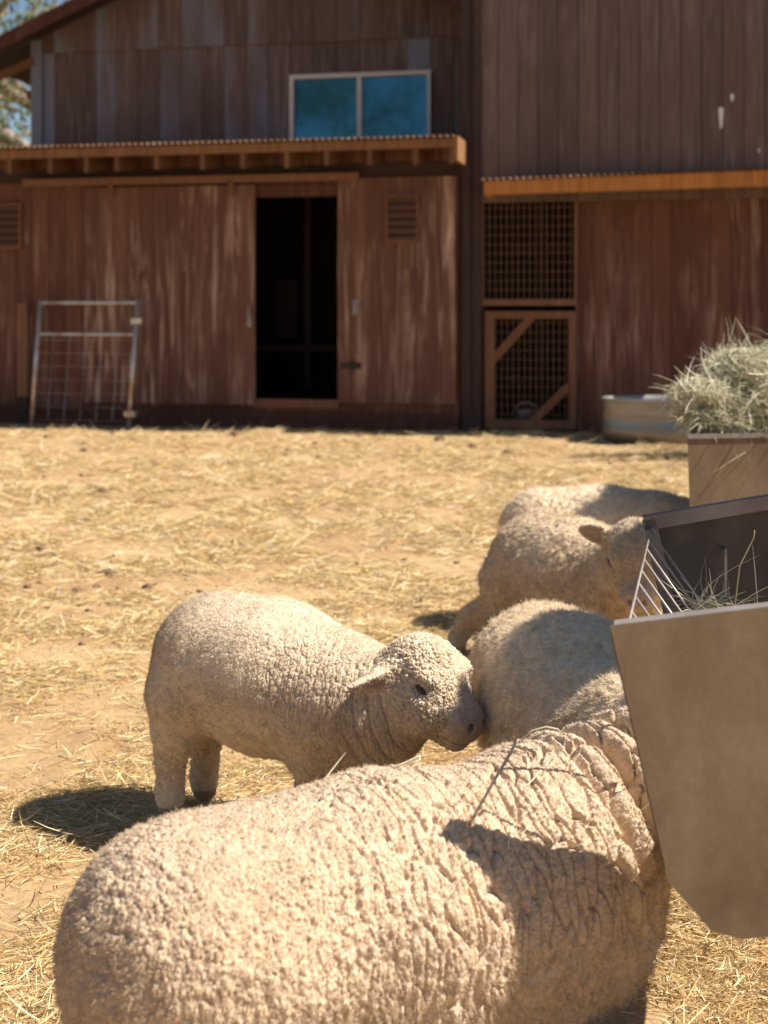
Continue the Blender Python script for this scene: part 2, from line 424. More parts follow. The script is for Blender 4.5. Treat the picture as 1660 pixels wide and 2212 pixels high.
# sliding door (left of the opening) and its rail
q = rect(183, 403, 552, 871, -0.08); mb = MB(); boards(mb, q[0], q[1], -0.085, bw=0.17, gap=0.003, th=0.03, h0=q[2], h1=q[3], jit=0.002)
sd_ = mb.build('sliding_door', M['door_wood'], barn)
mb = MB(); x_, z_ = W(540, 680, -0.1); mb.box(x_ - 0.025, x_ + 0.025, -0.125, -0.088, z_ - 0.13, z_ + 0.02); mb.bar((x_, -0.14, z_ + 0.10), (x_, -0.12, z_ - .02), 0.02, 0.02); mb.build('latch', M['rod'], sd_)
q = rect(50, 382, 775, 396, -0.12); mb = MB(); mb.box(q[0], q[1], -0.13, -0.05, q[2], q[3] + 0.01, 0.8)
for fx in (240, 500): 
    x_, z_ = W(fx, 400, -.12); mb.box(x_ - .03, x_ + .03, -.14, -.115, z_ - .12, z_ + .03, .1)
mb.build('door_rail', M['tan_wood'], barn)
q = rect(553, 399, 733, 424, -0.05); mb = MB(); mb.box(q[0] - .02, q[1] + .02, -0.045, -0.006, q[2], q[3], 0.3); mb.build('lintel', M['trim'], barn)
q = rect(730, 403, 992, 872, -0.05); mb = MB(); boards(mb, q[0], q[1] - .03, -0.05, bw=0.165, gap=0.004, th=0.035, h0=q[2], h1=q[3] + 0.1, jit=0.003)
hd = mb.build('side_door', M['door_wood'], barn)
mb = MB(); x_, z_ = W(769, 668, -.06); mb.box(x_ - .035, x_ + .035, -.062, -.051, z_ - .06, z_ + .10); mb.tube([(x_, -.07, z_ + .08), (x_, -.11, z_ + .05), (x_, -.11, z_ - .03), (x_, -.07, z_ - .06)], .010); mb.build('door_handle', M['rod'], hd)
mb = MB(); x_, z_ = W(765, 790, -.06); mb.box(x_ - .14, x_ + .08, -.064, -.051, z_ - .03, z_ + .03); mb.tube([(x_ - .02, -.07, z_ - .05), (x_ - .02, -.07, z_ + .05)], .02); mb.build('hinge', M['dark_post'], hd)
# louvred vents
for (vx0, vy0, vx1, vy1, wv) in ((834, 421, 905, 524, -0.068), (-18, 440, 46, 538, -0.02)):
    q = rect(vx0, vy0, vx1, vy1, wv); mb = MB(); mb.box(q[0] + .02, q[1] - .02, wv + .012, wv + .016, q[2] + .02, q[3] - .02, .1)
    fr = MB(); fr.box(q[0], q[1], wv - .02, wv + .013, q[2], q[2] + .02, .5); fr.box(q[0], q[1], wv - .02, wv + .013, q[3] - .02, q[3], .5)
    fr.box(q[0], q[0] + .02, wv - .02, wv + .013, q[2] + .02, q[3] - .02, .5); fr.box(q[1] - .02, q[1], wv - .02, wv + .013, q[2] + .02, q[3] - .02, .5)
    for i in range(6):
        zc = q[2] + .045 + (q[3] - q[2] - .09) * i / 5; fr.bar((q[0] + .02, wv, zc), (q[1] - .02, wv, zc), 0.058, 0.008, up=(0, 1, -0.9))
    v_ = fr.build('vent', M['vent_wood'], barn); mb.build('backing', M['dark_post'], v_)

# --- lean-to roof: fascia, rafter tails, corrugated sheet
def corrugated(mb, sA, sB, hA, hB, w0, w1, rise, pitch=0.068, amp=0.012, th=0.003, thmat=None):
    n_ = int((sB - sA) / pitch * 8); vs_ = []; fs = []
    for layer in (0, 1):
        for i in range(n_ + 1):
            t_ = i / n_; s_ = sA + (sB - sA) * t_; h_ = hA + (hB - hA) * t_ + amp * math.sin(2 * math.pi * s_ / pitch) + layer * th
            vs_ += [(s_, w0, h_), (s_, w1, h_ + rise)]
    m_ = 2 * (n_ + 1)
    for i in range(n_):
        a = 2 * i; fs.append((a, a + 1, a + 3, a + 2)); b = m_ + 2 * i; fs.append((b, b + 2, b + 3, b + 1)); fs.append((a, a + 2, b + 2, b))
    mb.add(vs_, fs)
fw = -0.62
sA, hA = W(-130, 347, fw); sB, hB = W(979, 318, fw); _, hA2 = W(-130, 327, fw); _, hB2 = W(979, 298, fw)
mb = MB(); mb.add([(sA,fw,hA),(sB,fw,hB),(sB,fw+.04,hB),(sA,fw+.04,hA),(sA,fw,hA2),(sB,fw,hB2),(sB,fw+.04,hB2),(sA,fw+.04,hA2)],
       [(0,3,2,1),(4,5,6,7),(0,1,5,4),(1,2,6,5),(2,3,7,6),(3,0,4,7)], .6)
q1 = W(990, 346, fw)[1]
mb.box(sB + .002, sB + .05, fw - .01, fw + .9, q1, hB2 + .02, .95)
mb.build('fascia', M['eave_wood'], barn)
RISE = 0.20
for px in (28, 122, 205, 274, 362, 463, 550, 644, 728, 818, 912, 985):
    t_ = (px + 130) / 1120.0; s_ = sA + (sB - sA) * t_; hh = hA + (hB - hA) * t_
    j = random.uniform(-.01, .01); sw = 0.05; mb = MB()
    mb.add([(s_-sw/2,fw+.042,hh-.155+j),(s_+sw/2,fw+.042,hh-.155+j),(s_+sw/2,0.02,hh-.07),(s_-sw/2,0.02,hh-.07),(s_-sw/2,fw+.042,hh+.05),(s_+sw/2,fw+.042,hh+.05),(s_+sw/2,0.02,hh+.10),(s_-sw/2,0.02,hh+.10)],
           [(0,3,2,1),(4,5,6,7),(0,1,5,4),(1,2,6,5),(2,3,7,6),(3,0,4,7)])
    mb.build('rafter', M['rafter_wood'], barn)
mb = MB(); mb.add([(sA,fw+.045,hA+.055),(sB,fw+.045,hB+.055),(sB,0.0,hB+.12),(sA,0.0,hA+.12),(sA,fw+.045,hA+.075),(sB,fw+.045,hB+.075),(sB,0.0,hB+.14),(sA,0.0,hA+.14)],
       [(0,3,2,1),(4,5,6,7),(0,1,5,4),(1,2,6,5),(2,3,7,6),(3,0,4,7)], .1)
mb.box(sA, sB, -.02, -.002, wall_top - .30, wall_top - .16, .2)
mb.build('soffit', M['dark_post'], barn)
mb = MB(); corrugated(mb, sA, sB + .03, hA2 + .016, hB2 + .016, fw - .05, 2.0, RISE); rf = mb.build('roof', M['tin'], barn)

# --- upper wall of the wing behind the lean-to roof
WU = 2.0
gl = W(75, 120, WU)[0]; gr = W(1030, 120, WU)[0]
pk_s, pk_h = W(560, -150, WU); lh = W(75, 92, WU)[1]; pitch_ = (pk_h - lh) / (pk_s - gl)
def gable(s): return pk_h - pitch_ * abs(s - pk_s)
trim_h0 = W(560, 95, WU)[1]
q = rect(628, 158, 932, 300, WU)
up_low = W(500, 330, WU)[1] - 0.4
mb = MB()
mid = trim_h0
class _T: pass
boards(mb, gl, gr, WU, [(q[0], q[1], q[2] - .5, q[3])], 0.28, gap=.008, h0=up_low, h1=mid, jit=.006)
mb2 = mb
boards(mb2, gl, gr, WU - 0.03, (), 0.28, gap=.008, h0=mid - .01, top=gable, jit=.006)
mb.build('wall', M['siding_up'], barn)
mb = MB(); mb.box(gl - .03, gl + .12, WU - .045, WU - .034, up_low, gable(gl + .04), .9)
mb.build('corner_board', M['siding_up'], barn)
mb = MB()
mb.add([(gl,WU+.03,up_low),(q[0]-.03,WU+.03,up_low),(q[0]-.03,WU+.03,q[3]+.03),(q[1]+.03,WU+.03,q[3]+.03),(q[1]+.03,WU+.03,up_low),(gr,WU+.03,up_low),(gr,WU+.03,mid),(gr,WU+.03,gable(gr)-.05),(pk_s,WU+.03,pk_h-.05),(gl,WU+.03,gable(gl)-.05),(gl,WU+.03,mid),(gl,WU+5,up_low),(gl,WU+5,gable(gl)-.05)],
       [(0,1,2,10),(10,2,3,6),(3,4,5,6),(10,6,7,8,9),(0,10,9,12,11)])
mb.build('lining', M['interior'], barn)
# window
fr = MB(); fw_ = .05; h0w = q[2] - .35
fr.box(q[0], q[1], WU - .05, WU + .03, q[3] - fw_, q[3]); fr.box(q[0], q[0] + fw_, WU - .05, WU + .03, h0w, q[3] - fw_); fr.box(q[1] - fw_ * .8, q[1], WU - .05, WU + .03, h0w, q[3] - fw_)
mx_ = W(778, 230, WU)[0]; fr.box(mx_ - .028, mx_ + .028, WU - .04, WU + .03, h0w, q[3] - fw_); fr.box(q[0], q[1], WU - .05, WU + .03, h0w - .05, h0w)
wf = fr.build('window', M['win_frame'], barn)
for a, b in ((q[0] + fw_, mx_ - .028), (mx_ + .028, q[1] - fw_ * .8)):
    mb = MB(); mb.box(a, b, WU + .002, WU + .010, h0w, q[3] - fw_); mb.build('pane', M['glass'], wf)
# gable roof with overhang
mb = MB(); ov = 0.75
eL = gl - ov; eR = pk_s + (pk_s - gl) + ov
for sa, sb in ((eL, pk_s), (pk_s, eR)):
    ha, hb = gable(sa) + .02, gable(sb) + .02
    y0, y1 = WU - .55, WU + 6
    mb.add([(sa,y0,ha),(sb,y0,hb),(sb,y1,hb),(sa,y1,ha),(sa,y0,ha+.05),(sb,y0,hb+.05),(sb,y1,hb+.05),(sa,y1,ha+.05)],
           [(0,3,2,1),(4,5,6,7),(0,1,5,4),(1,2,6,5),(2,3,7,6),(3,0,4,7)], .3)
mb.build('roof', M['dark_post'], barn)
mb = MB()
for sa, sb in ((eL, pk_s), (pk_s, eR)):
    mb.bar((sa, WU - .57, gable(sa) - .02), (sb, WU - .57, gable(sb) - .02), .035, .16, up=(0, 0, 1))
mb.build('rake_board', M['trim'], barn)
for wv in (0.25, 1.4, 2.6):
    mb = MB(); sa = eL + .1; mb.bar((sa, WU + wv - .3, gable(sa) - .22), (gl, WU + wv - .3, gable(gl) - .25), .05, .10, up=(0, 0, 1))
    mb.build('eave_beam', M['tan_wood'], barn)

# --- tall wing on the right
tl = W(1036, 200)[0]; trr = W(1840, 200)[0]; th0 = W(1100, 385, -.02)[1]
top_h = W(1300, -260)[1]
mb = MB(); mb.box(tl, trr, 0.0, .02, th0 - .25, top_h); mb.build('lining', M['interior'], barn)
mb = MB(); boards(mb, tl, trr, -.03, (), 0.205, gap=.007, h0=th0 - .25, h1=top_h, jit=.003)
mb.build('wall', M['siding_tower'], barn)
mb = MB()
c0 = W(998, 500, -.06)[0]; c1 = W(1018, 500, -.06)[0]; c2 = W(1040, 500, -.06)[0]
mb.box(c0, c1, -.09, 0.3, GL, top_h, .3); mb.box(c1 + .004, c2, -.06, 0.3, GL, top_h, .8)
mb.box(tl - .05, tl + .05, 0.3, 4.0, 2.5, top_h)
mb.build('corner_post', M['dark_post'], barn)
m0, m1, mh0, mh1 = rect(1045, 432, 1243, 656); g0, g1, gh0, gh1 = rect(1048, 668, 1245, 922)
mb = MB(); boards(mb, c2, trr, 0.05, [(m0, m1, GL, mh1)], 0.2, gap=.004, h0=GL, h1=th0 + .1, jit=.002)
mb.build('wall', M['siding_low'], barn)
mb = MB(); x_ = W(1655, 600, 0)[0]; mb.box(x_ - .03, x_ + .05, -.0, .046, GL, th0, .9); mb.build('trim_board', M['trim'], barn)
mb = MB(); mb.box(c2 - .15, trr, 2.39, 2.44, GL, th0 + .1); mb.box(sM + .01, c2 - .002, .302, 2.388, GL, th0 + .2); mb.box(m1 + 1.2, m1 + 1.23, .08, 2.4, GL, th0); mb.box(c2, trr, .08, 2.4, GL - .02, GL + .02); mb.box(c2, trr, .075, 2.4, th0 + .04, th0 + .07)
mb.build('interior', M['interior'], barn)
mb = MB()
for k in range(3): mb.bar((c2 + .07, 1.5 + .02 * (k % 2), .45 + k * .75), (m1 + .3, 1.5 + .02 * (k % 2), .45 + k * .75), .10, .03, up=(0, 1, 0))
mb.bar((m0 + .45, 1.44, 0), (m0 + .45, 1.44, 3), .10, .08); mb.build('inner_rail', M['dark_post'], barn)
# orange beam with tin edge
bw0 = -0.42
p = [W(1046, 421, bw0), W(1800, 397, bw0), W(1800, 362, bw0), W(1046, 392, bw0)]
mb = MB(); mb.add([(p[0][0],bw0,p[0][1]),(p[1][0],bw0,p[1][1]),(p[1][0],bw0+.06,p[1][1]),(p[0][0],bw0+.06,p[0][1]),(p[3][0],bw0,p[3][1]),(p[2][0],bw0,p[2][1]),(p[2][0],bw0+.06,p[2][1]),(p[3][0],bw0+.06,p[3][1])],
       [(0,3,2,1),(4,5,6,7),(0,1,5,4),(1,2,6,5),(2,3,7,6),(3,0,4,7)], .7)
mb.box(p[0][0], p[0][0] + .05, bw0 + .062, .04, p[0][1], p[3][1], .9)
mb.build('fascia', M['new_wood'], barn)
mb = MB(); corrugated(mb, p[3][0] - .05, p[2][0], p[3][1] + .014, p[2][1] + .014, bw0 - .05, -0.035, .03); mb.build('roof', M['tin'], barn)
mb = MB(); qh = W(1140, 428, 0)[1]; mb.box(m0 - .04, m1 + .02, -.01, .046, mh1, mh1 + .07, .5); mb.build('lintel', M['trim'], barn)
# wire window
def grid_wire(mb, x0, x1, z0, z1, y, dx, dz, r=.0035):
    k = x0
    while k < x1: mb.tube([(k, y, z0), (k, y, z1)], r * 1.5, 4, caps=False); k += dx
    k = z0
    while k < z1: mb.tube([(x0, y + .005, k), (x1, y + .005, k)], r, 4, caps=False); k += dz
fr = MB(); fr.box(m0 - .035, m0, -.01, .045, mh0 + .05, mh1, .7); fr.box(m1 - .01, m1 + .02, -.012, .045, mh0 + .05, mh1, .5); fr.box(m0 - .035, m1 + .02, -.014, .043, mh0 - .02, mh0 + .045, .9)
wn = fr.build('mesh_window', M['tan_wood'], barn)
mb = MB(); grid_wire(mb, m0, m1, mh0 + .05, mh1, .03, .060, .095, .0034); mb.build('wire_mesh', M['wire'], wn)
# dutch door
fr = MB(); fz0, fz1 = .02, gh1 - .02; ew = .10; yb, yf = -.015, .035
fr.box(g0, g0 + ew, yb, yf, fz0, fz1, .6); fr.box(g1 - ew * .8, g1, yb, yf, fz0, fz1, .4); fr.box(g0 + ew, g1 - ew * .8, yb, yf, fz1 - .08, fz1, .3); fr.box(g0 + ew, g1 - ew * .8, yb, yf, fz0, fz0 + .09, .3)
xa, za = W(1075, 770, 0); xb, zb = W(1150, 690, 0); fr.bar((xa - .05, yb + .012, za - .04), (xb, yb + .012, zb + .03), .085, .03)
xa, za = W(1150, 912, 0); xb, zb = W(1225, 838, 0); fr.bar((xa, yb + .012, za), (xb + .02, yb + .012, zb + .02), .085, .03)
dd = fr.build('half_door', M['tan_wood'], barn)
mb = MB(); grid_wire(mb, g0 + .05, g1 - .05, fz0 + .05, fz1 - .05, .042, .060, .095, .0034); mb.build('wire_mesh', M['wire'], dd)
# bird dropping splashes on the tall wall
for (px, py, w_, h_) in ((1558, 238, .024, .20), (1582, 207, .017, .06), (1640, 325, .012, .02)):
    mb = MB(); x_, z_ = W(px, py, -.04); n_ = 12
    pts = [(x_ + w_ * math.cos(a) * (1 + .2 * math.sin(3 * a)), -.036 , z_ + w_ * 1.2 * math.sin(a) * (1 if math.sin(a) > 0 else h_ / w_ * .8)) for a in [2 * math.pi * i / n_ for i in range(n_)]]
    vs_ = [(a, b, c) for a, b, c in pts] + [(a, b + .002, c) for a, b, c in pts]
    mb.add(vs_, [tuple(range(n_))] + [(i, i + n_, (i + 1) % n_ + n_, (i + 1) % n_) for i in range(n_)])
    mb.build('splash_mark', M['white'], barn)

# ------------------------------------------------------------------ things standing by the barn
def wpt(x, y, w):    # world point on the wall-parallel plane at depth w
    s, h = W(x, y, w); return Vector((TX * s - TY * w, PY + TY * s + TX * w, h))
BR = math.atan2(TY, TX)
def on_wall(name, w=0.0): return empty(name, (0, PY, 0), BR)

gate = on_wall('wire_gate'); tag(gate, 'galvanised pipe and wire gate panel leaning on the barn wall', 'gate')
s0, z0 = W(68, 913, -.55); s1, z1 = W(88, 650, -.25); s2, z2 = W(278, 913, -.55); s3, z3 = W(298, 650, -.25)
PA, PB, PC, PD = Vector((s0, -.55, -.02)), Vector((s1, -.25, z1)), Vector((s2, -.55, -.02)), Vector((s3, -.25, z3))
for a, b in ((PA, PB), (PC, PD)):
    mb = MB(); mb.tube([a, b], .024, 10); mb.build('post', M['pipe'], gate, True)
for t_ in (.985, .735):
    mb = MB(); mb.tube([PA.lerp(PB, t_), PC.lerp(PD, t_)], .019, 10); mb.build('rail', M['pipe'], gate, True)
mb = MB()
for i in range(1, 6): a = i / 6; mb.tube([PA.lerp(PC, a) + Vector((0, 0, .08)), PA.lerp(PC, a).lerp(PB.lerp(PD, a), .735)], .0022, 4)
for i in range(7): a = .06 + i * .105; mb.tube([PA.lerp(PB, a), PC.lerp(PD, a)], .0020, 4)
mb.build('wire_mesh', M['pipe'], gate)
for t_ in (.84, .12):
    mb = MB(); c = PC.lerp(PD, t_); mb.box(c.x - .05, c.x + .07, c.y - .035, c.y + .035, c.z - .03, c.z + .03); mb.build('clamp', M['pipe'], gate)

bd = on_wall('leaning_board'); tag(bd, 'short tan plank standing upright on the barn base beside the gate', 'plank')
mb = MB(); q = rect(41, 655, 62, 856, -.12); mb.box(q[0], q[1], -.16, -.12, q[2], q[3], .7)
o = mb.build('plank', M['tan_wood'], bd)
mb = MB(); mb.box(q[0], q[1], -.11, -.02, GL, q[2] - .004, .2) ; mb.box(q[0]-.0, q[1], -.159, -.125, GL, q[2] - .004, .2); mb.build('foot_block', M['dark_post'], bd)

# water tank
tk = on_wall('stock_tank'); tag(tk, 'low round galvanised stock tank with blue and rusty bands against the wall', 'water tank')
t = NT('banded tank', 0.4, 0.5)
sep = t.n('ShaderNodeSeparateXYZ'); t.l(t.coord(), sep.inputs[0])
c = t.ramp(t.math('MULTIPLY', sep.outputs[2], 2.4), [(0.0, (0.24, 0.20, 0.15)), (0.32, (0.27, 0.24, 0.20)), (0.36, (0.15, 0.23, 0.32)), (0.50, (0.17, 0.26, 0.36)), (0.54, (0.44, 0.29, 0.17)), (0.68, (0.45, 0.35, 0.25)), (0.72, (0.26, 0.28, 0.29)), (1.0, (0.30, 0.29, 0.28))])
c = t.mix(t.ramp(t.noise(5, 4, .6, t.coord((1, 1, 3))), [(.4, 0.0), (.7, .7)]), c, (0.28, 0.22, 0.16)); t.color(c); t.p.inputs['Metallic'].default_value = .3; M['tank'] = t.m
c0_, _ = W(1300, 920, -.9); r_ = .66; cx = c0_ + r_; prof = [(0.0, .03), (r_ - .03, .02), (r_ - .005, -.03), (r_ - .005, .08), (r_ + .006, .1), (r_ - .01, .12), (r_ - .01, .2), (r_ + .006, .22), (r_ - .01, .24), (r_ - .012, .375), (r_ + .015, .385), (r_ + .015, .405), (r_ - .02, .405), (r_ - .03, .36), (r_ - .03, .06), (0, .05)]
def lathe(mb, prof, cx, cy, n_=48):
    vs_ = []; fs = []
    for (r, z) in prof:
        for k in range(n_): a = 2 * math.pi * k / n_; vs_.append((cx + r * math.cos(a), cy + r * .62 * math.sin(a), z))
    for i in range(len(prof) - 1):
        for k in range(n_): fs.append((i*n_+k, i*n_+(k+1)%n_, (i+1)*n_+(k+1)%n_, (i+1)*n_+k))
    mb.add(vs_, fs)
mb = MB(); lathe(mb, prof, cx, -.75); mb.build('basin', M['tank'], tk, True)
t = NT('water', 0.05, 0.6); t.color((0.02, 0.035, 0.04)); M['water'] = t.m
mb = MB(); lathe(mb, [(0, .30), (r_ - .032, .30)], cx, -.75); mb.build('water', M['water'], tk)

# bucket behind the half door
bk = on_wall('bucket'); tag(bk, 'small pale bucket on the floor just inside the half door', 'bucket')
x_, z_ = W(1137, 905, .35); mb = MB(); pr = [(0, .07), (.10, .07), (.10, .06), (.115, .24), (.12, .25), (.108, .25), (.10, .09), (0, .09)]
vs_ = []; fs = []; n_ = 24
for (r, z) in pr:
    for k in range(n_): a = 2 * math.pi * k / n_; vs_.append((x_ + r * math.cos(a), .35 + r * math.sin(a), z - .06))
for i in range(len(pr) - 1):
    for k in range(n_): fs.append((i*n_+k, i*n_+(k+1)%n_, (i+1)*n_+(k+1)%n_, (i+1)*n_+k))
mb.add(vs_, fs); mb.build('pail', M['pipe'], bk, True)
mb = MB(); mb.tube([(x_ + .115 * math.cos(a), .35 , .18 + .09 * math.sin(a)) for a in [math.pi * i / 12 for i in range(13)]], .004, 6); mb.build('handle', M['pipe'], bk)

# ------------------------------------------------------------------ trees
t = NT('bark', 0.9, 0.1); t.color(t.ramp(t.noise(9, 4, .6, t.coord((1, 1, .2))), [(.35, (.16, .12, .09)), (.65, (.34, .28, .22))])); M['bark'] = t.m
t = NT('leaf', 0.6, 0.3); lc = t.ramp(t.attr('tint'), [(0, (.05, .07, .025)), (.5, (.14, .17, .07)), (1, (.28, .29, .14))]); t.color(lc)
tr = t.n('ShaderNodeBsdfTranslucent'); t.l(lc, tr.inputs[0]); mx = t.n('ShaderNodeMixShader'); mx.inputs[0].default_value = .35
t.l(t.p.outputs[0], mx.inputs[1]); t.l(tr.outputs[0], mx.inputs[2]); t.l(mx.outputs[0], t.out.inputs[0]); M['leaf'] = t.m

def limbs(mb, p, d, length, r, depth, spread=.6, seed=None, tips=None, kids=3, droop=0.0, minr=.004):
    pts = [p]; rs = [r]; q = Vector(p); dd_ = Vector(d).normalized(); n_ = 5
    for i in range(n_):
        dd_ = (dd_ + Vector((random.gauss(0, .13), random.gauss(0, .13), random.gauss(0, .10) - droop))).normalized()
        q = q + dd_ * (length / n_); pts.append(q.copy()); rs.append(max(minr, r * (1 - .5 * (i + 1) / n_)))
    mb.tube(pts, rs, 6 if r < .05 else 9, .5)
    if tips is not None and depth <= 1: tips += [x.copy() for x in pts[2:]]
    if depth > 0:
        for k in range(kids):
            i = random.randint(2, n_); a = (dd_ + Vector((random.gauss(0, spread), random.gauss(0, spread), random.gauss(.05, spread * .7)))).normalized()
            limbs(mb, pts[i], a, length * random.uniform(.55, .8), rs[i] * .7, depth - 1, spread, None, tips, kids, droop, minr)

def leafy_tree(loc, h, crown_r, nleaf, label, seed):
    random.seed(seed); root = empty('tree', loc); tag(root, label, 'tree', 'trees behind the barn')
    mb = MB(); tips = []
    limbs(mb, (0, 0, -.1), (random.gauss(0, .05), random.gauss(0, .05), 1), h * .55, h * .035, 3, .55, None, tips, 4, 0.0, .01)
    mb.build('trunk', M['bark'], root, True)
    T = np.array([tuple(x) for x in tips]); n_ = nleaf
    c = T[rng.integers(0, len(T), n_)] + rng.normal(0, crown_r * .13, (n_, 3)); c[:, 2] -= np.abs(rng.normal(0, crown_r * .12, n_))
    D_ = rng.normal(0, 1, (n_, 3)); D_[:, 2] -= .8
    ribbons('crown', c, D_, rng.normal(0, 1, (n_, 3)), rng.uniform(.10, .22, n_), rng.uniform(.03, .06, n_), M['leaf'],
            np.clip(.5 + .45 * fbm(c * 1.2, seed, 2) + rng.normal(0, .15, n_), 0, 1), .3, 2, root)
    return root
# points left of the barn, seen beside its eave
leafy_tree((-6.6, 22.5, 0), 10.5, 3.2, 5200, 'tall grey green tree behind the left eave of the barn', 5)
leafy_tree((-10.2, 27.0, 0), 12.0, 3.6, 6000, 'taller olive green tree farther left behind the barn', 9)
leafy_tree((-6.4, 31.0, 0), 13.0, 3.4, 4000, 'distant pale green tree rising above the barn roof slope', 12)
leafy_tree((-17.5, -9.5, 0), 9.5, 3.0, 7000, 'dark tree reflected in the left pane of the upper barn window', 21)
# bare trees standing to the side whose branches throw the thin shadows
def bare_tree(loc, h, label, seed, lean, arms=()):
    random.seed(seed); root = empty('bare_tree', loc); tag(root, label, 'tree', 'bare trees beside the yard')
    mb = MB(); mb2 = MB()
    limbs(mb, (0, 0, -.1), lean, h * .5, h * .022, 0, .5, None, None, 0)
    top = Vector(mb.v[-5]); mb.build('trunk', M['bark'], root, True)
    for k in range(5):
        limbs(mb2, top, (random.gauss(-.6, .5), random.gauss(0, .5), random.uniform(.2, .9)), h * .30, h * .0075, 3, .5, None, None, 3, .03, .0025)
    for pts, r0 in arms: mb2.tube(pts, [r0 * (1 - .6 * i / (len(pts) - 1)) for i in range(len(pts))], 7)
    mb2.build('crown', M['bark'], root, True)
bare_tree((7.3, 11.6, 0), 6.2, 'bare leafless tree at the far side of the yard', 4, (-.05, 0, 1), [([(-.1, 0, 3.0), (-.6, .2, 3.4), (-1.3, .25, 3.6), (-2.0, .35, 3.8), (-2.6, .3, 3.85)], .17), ([(-1.3, .25, 3.6), (-1.7, -.3, 3.5), (-1.9, -1.0, 3.45), (-1.8, -1.7, 3.5)], .11), ([(-.8, .2, 3.5), (-1.2, -1.2, 3.2), (-1.7, -2.1, 3.1)], .11)] + [([(-.6, .2 + a_, 3.4), (-1.2, .25 + a_, 3.6 + b_), (-1.9 - c_, .3 + a_ * 1.6, 3.75 + b_), (-2.5 - c_, .2 + a_ * 2, 3.8 + b_)], .05) for a_, b_, c_ in ((-.2, .1, .3), (-.12, -.1, 0), (-.05, .15, .2), (.06, 0, -.2), (.14, .2, .1), (.22, -.1, -.3))])
random.seed(31); shade_tree = empty('added_shade_tree', (2.35, 3.05, 0)); tag(shade_tree, 'unseen slim leafy tree added to shade the sheep by the feeder', 'tree')  # added out of view; leaf clumps sit on sun rays to shade sheep
mb = MB(); mb.tube([(0, 0, -.05), (-.03, .02, .7), (-.12, 0, 1.4), (-.35, -.03, 1.9), (-.60, -.1, 2.2)], [.035, .03, .025, .018, .008], 8); mb.tube([(-.12, 0, 1.4), (-.05, .05, 1.9), (-.10, .1, 2.4)], [.02, .014, .006], 6); mb.tube([(-.03, .02, .7), (.02, .35, 1.4), (-.04, .8, 2.1), (-.12, 1.05, 2.4)], [.02, .017, .012, .006], 6); mb.build('trunk', M['bark'], shade_tree, True)
nl = 6000; cc = rng.normal(0, 1, (nl, 3)); cc /= np.linalg.norm(cc, axis=1)[:, None]; cc *= rng.uniform(0, 1, (nl, 1)) ** .4 * np.array([.20, .22, .18]); up_ = rng.uniform(0, 1, (nl, 1)) < .22; cc = np.where(up_, cc * .55 + np.array([[-.03, .99, 2.42]]), cc + np.array([[-.53, -.13, 2.13]]))
ribbons('crown', cc, rng.normal(0, 1, (nl, 3)), rng.normal(0, 1, (nl, 3)), rng.uniform(.05, .09, nl), rng.uniform(.02, .035, nl), M['leaf'], rng.uniform(0, 1, nl), .3, 2, shade_tree)
random.seed(77)

# ------------------------------------------------------------------ hay feeders
FD = math.atan2(-0.22, 1.0)
def feeder_frame(name, u0, Y0, X0):
    return empty(name, (X0, Y0, 0), FD)
def panel_poly(rise=.02):
    """left-right symmetric outline of an end panel: u from the left corner, z up; width .80"""
    lft = [(0.0, .795), (.083, .449), (.087, .422), (.158, .341), (.205, .325)]
    w = .50
    up = rise
    pts = lft + [(w - x, z) for x, z in reversed(lft)] + [(w - .17, .795 + up), (w - .17 - .001, .795 + up)]
    return pts
def end_panel(root, y, inward, mat, name='end_panel', rise=.022):
    mb = MB(); P_ = panel_poly(rise); mb.prism(P_, y - .0015, y + .0015)
    pn = mb.build(name, mat, root)
    mb = MB()
    n_ = len(P_)
    # folded rim along the top and the slanted sides, standing inward
    cyc = [(1, 0), (0, n_ - 1), (n_ - 1, n_ - 2), (n_ - 2, n_ - 3), (n_ - 3, n_ - 4)]
    for a, b in cyc:
        pa, pb = Vector((P_[a][0], 0, P_[a][1])), Vector((P_[b][0], 0, P_[b][1]))
        mid_ = Vector((.25, 0, .55)); off = (mid_ - (pa + pb) / 2).normalized() * .0155
        y0, y1 = (y + .002, y + .032) if inward > 0 else (y - .032, y - .002)
        c = (y0 + y1) / 2; d_ = (pb - pa).normalized()
        mb.bar(Vector((pa.x, c, pa.z)) + off + d_ * .001, Vector((pb.x, c, pb.z)) + off - d_ * .001, .031 , .030, up=(0, 1, 0))
    mb.build('rim', M['steel_rim'], pn)
    return pn
F1R = R(12.0); SK = .459; f1 = empty('hay_feeder', (.326, 2.05, 0), F1R)
tag(f1, 'rust brown steel hay feeder with a slanted rod rack between two end panels', 'hay feeder', 'steel hay feeders')
LEN = 1.034
end_panel(f1, 0.0, 1, M['steel_tan'])
end_panel(f1, LEN, -1, M['steel_grey'], rise=.042)
mb = MB()      # trough pan between the panels
prof_ = [(.087, .422), (.158, .345), (.205, .330), (.295, .330), (.342, .345), (.413, .422)]
vs_ = []; fs = []
for k, (u, z) in enumerate(prof_):
    for off in (0, .004): vs_ += [(u, .034, z + off), (u, LEN - .034, z + off)]
for k in range(len(prof_) - 1):
    a = 4 * k; b = a + 4; fs += [(a, a + 1, b + 1, b), (a + 2, b + 2, b + 3, a + 3)]
fs += [(0, 2, 3, 1), (20, 21, 23, 22)]
mb.add(vs_, fs); mb.build('trough', M['steel_tan'], f1)
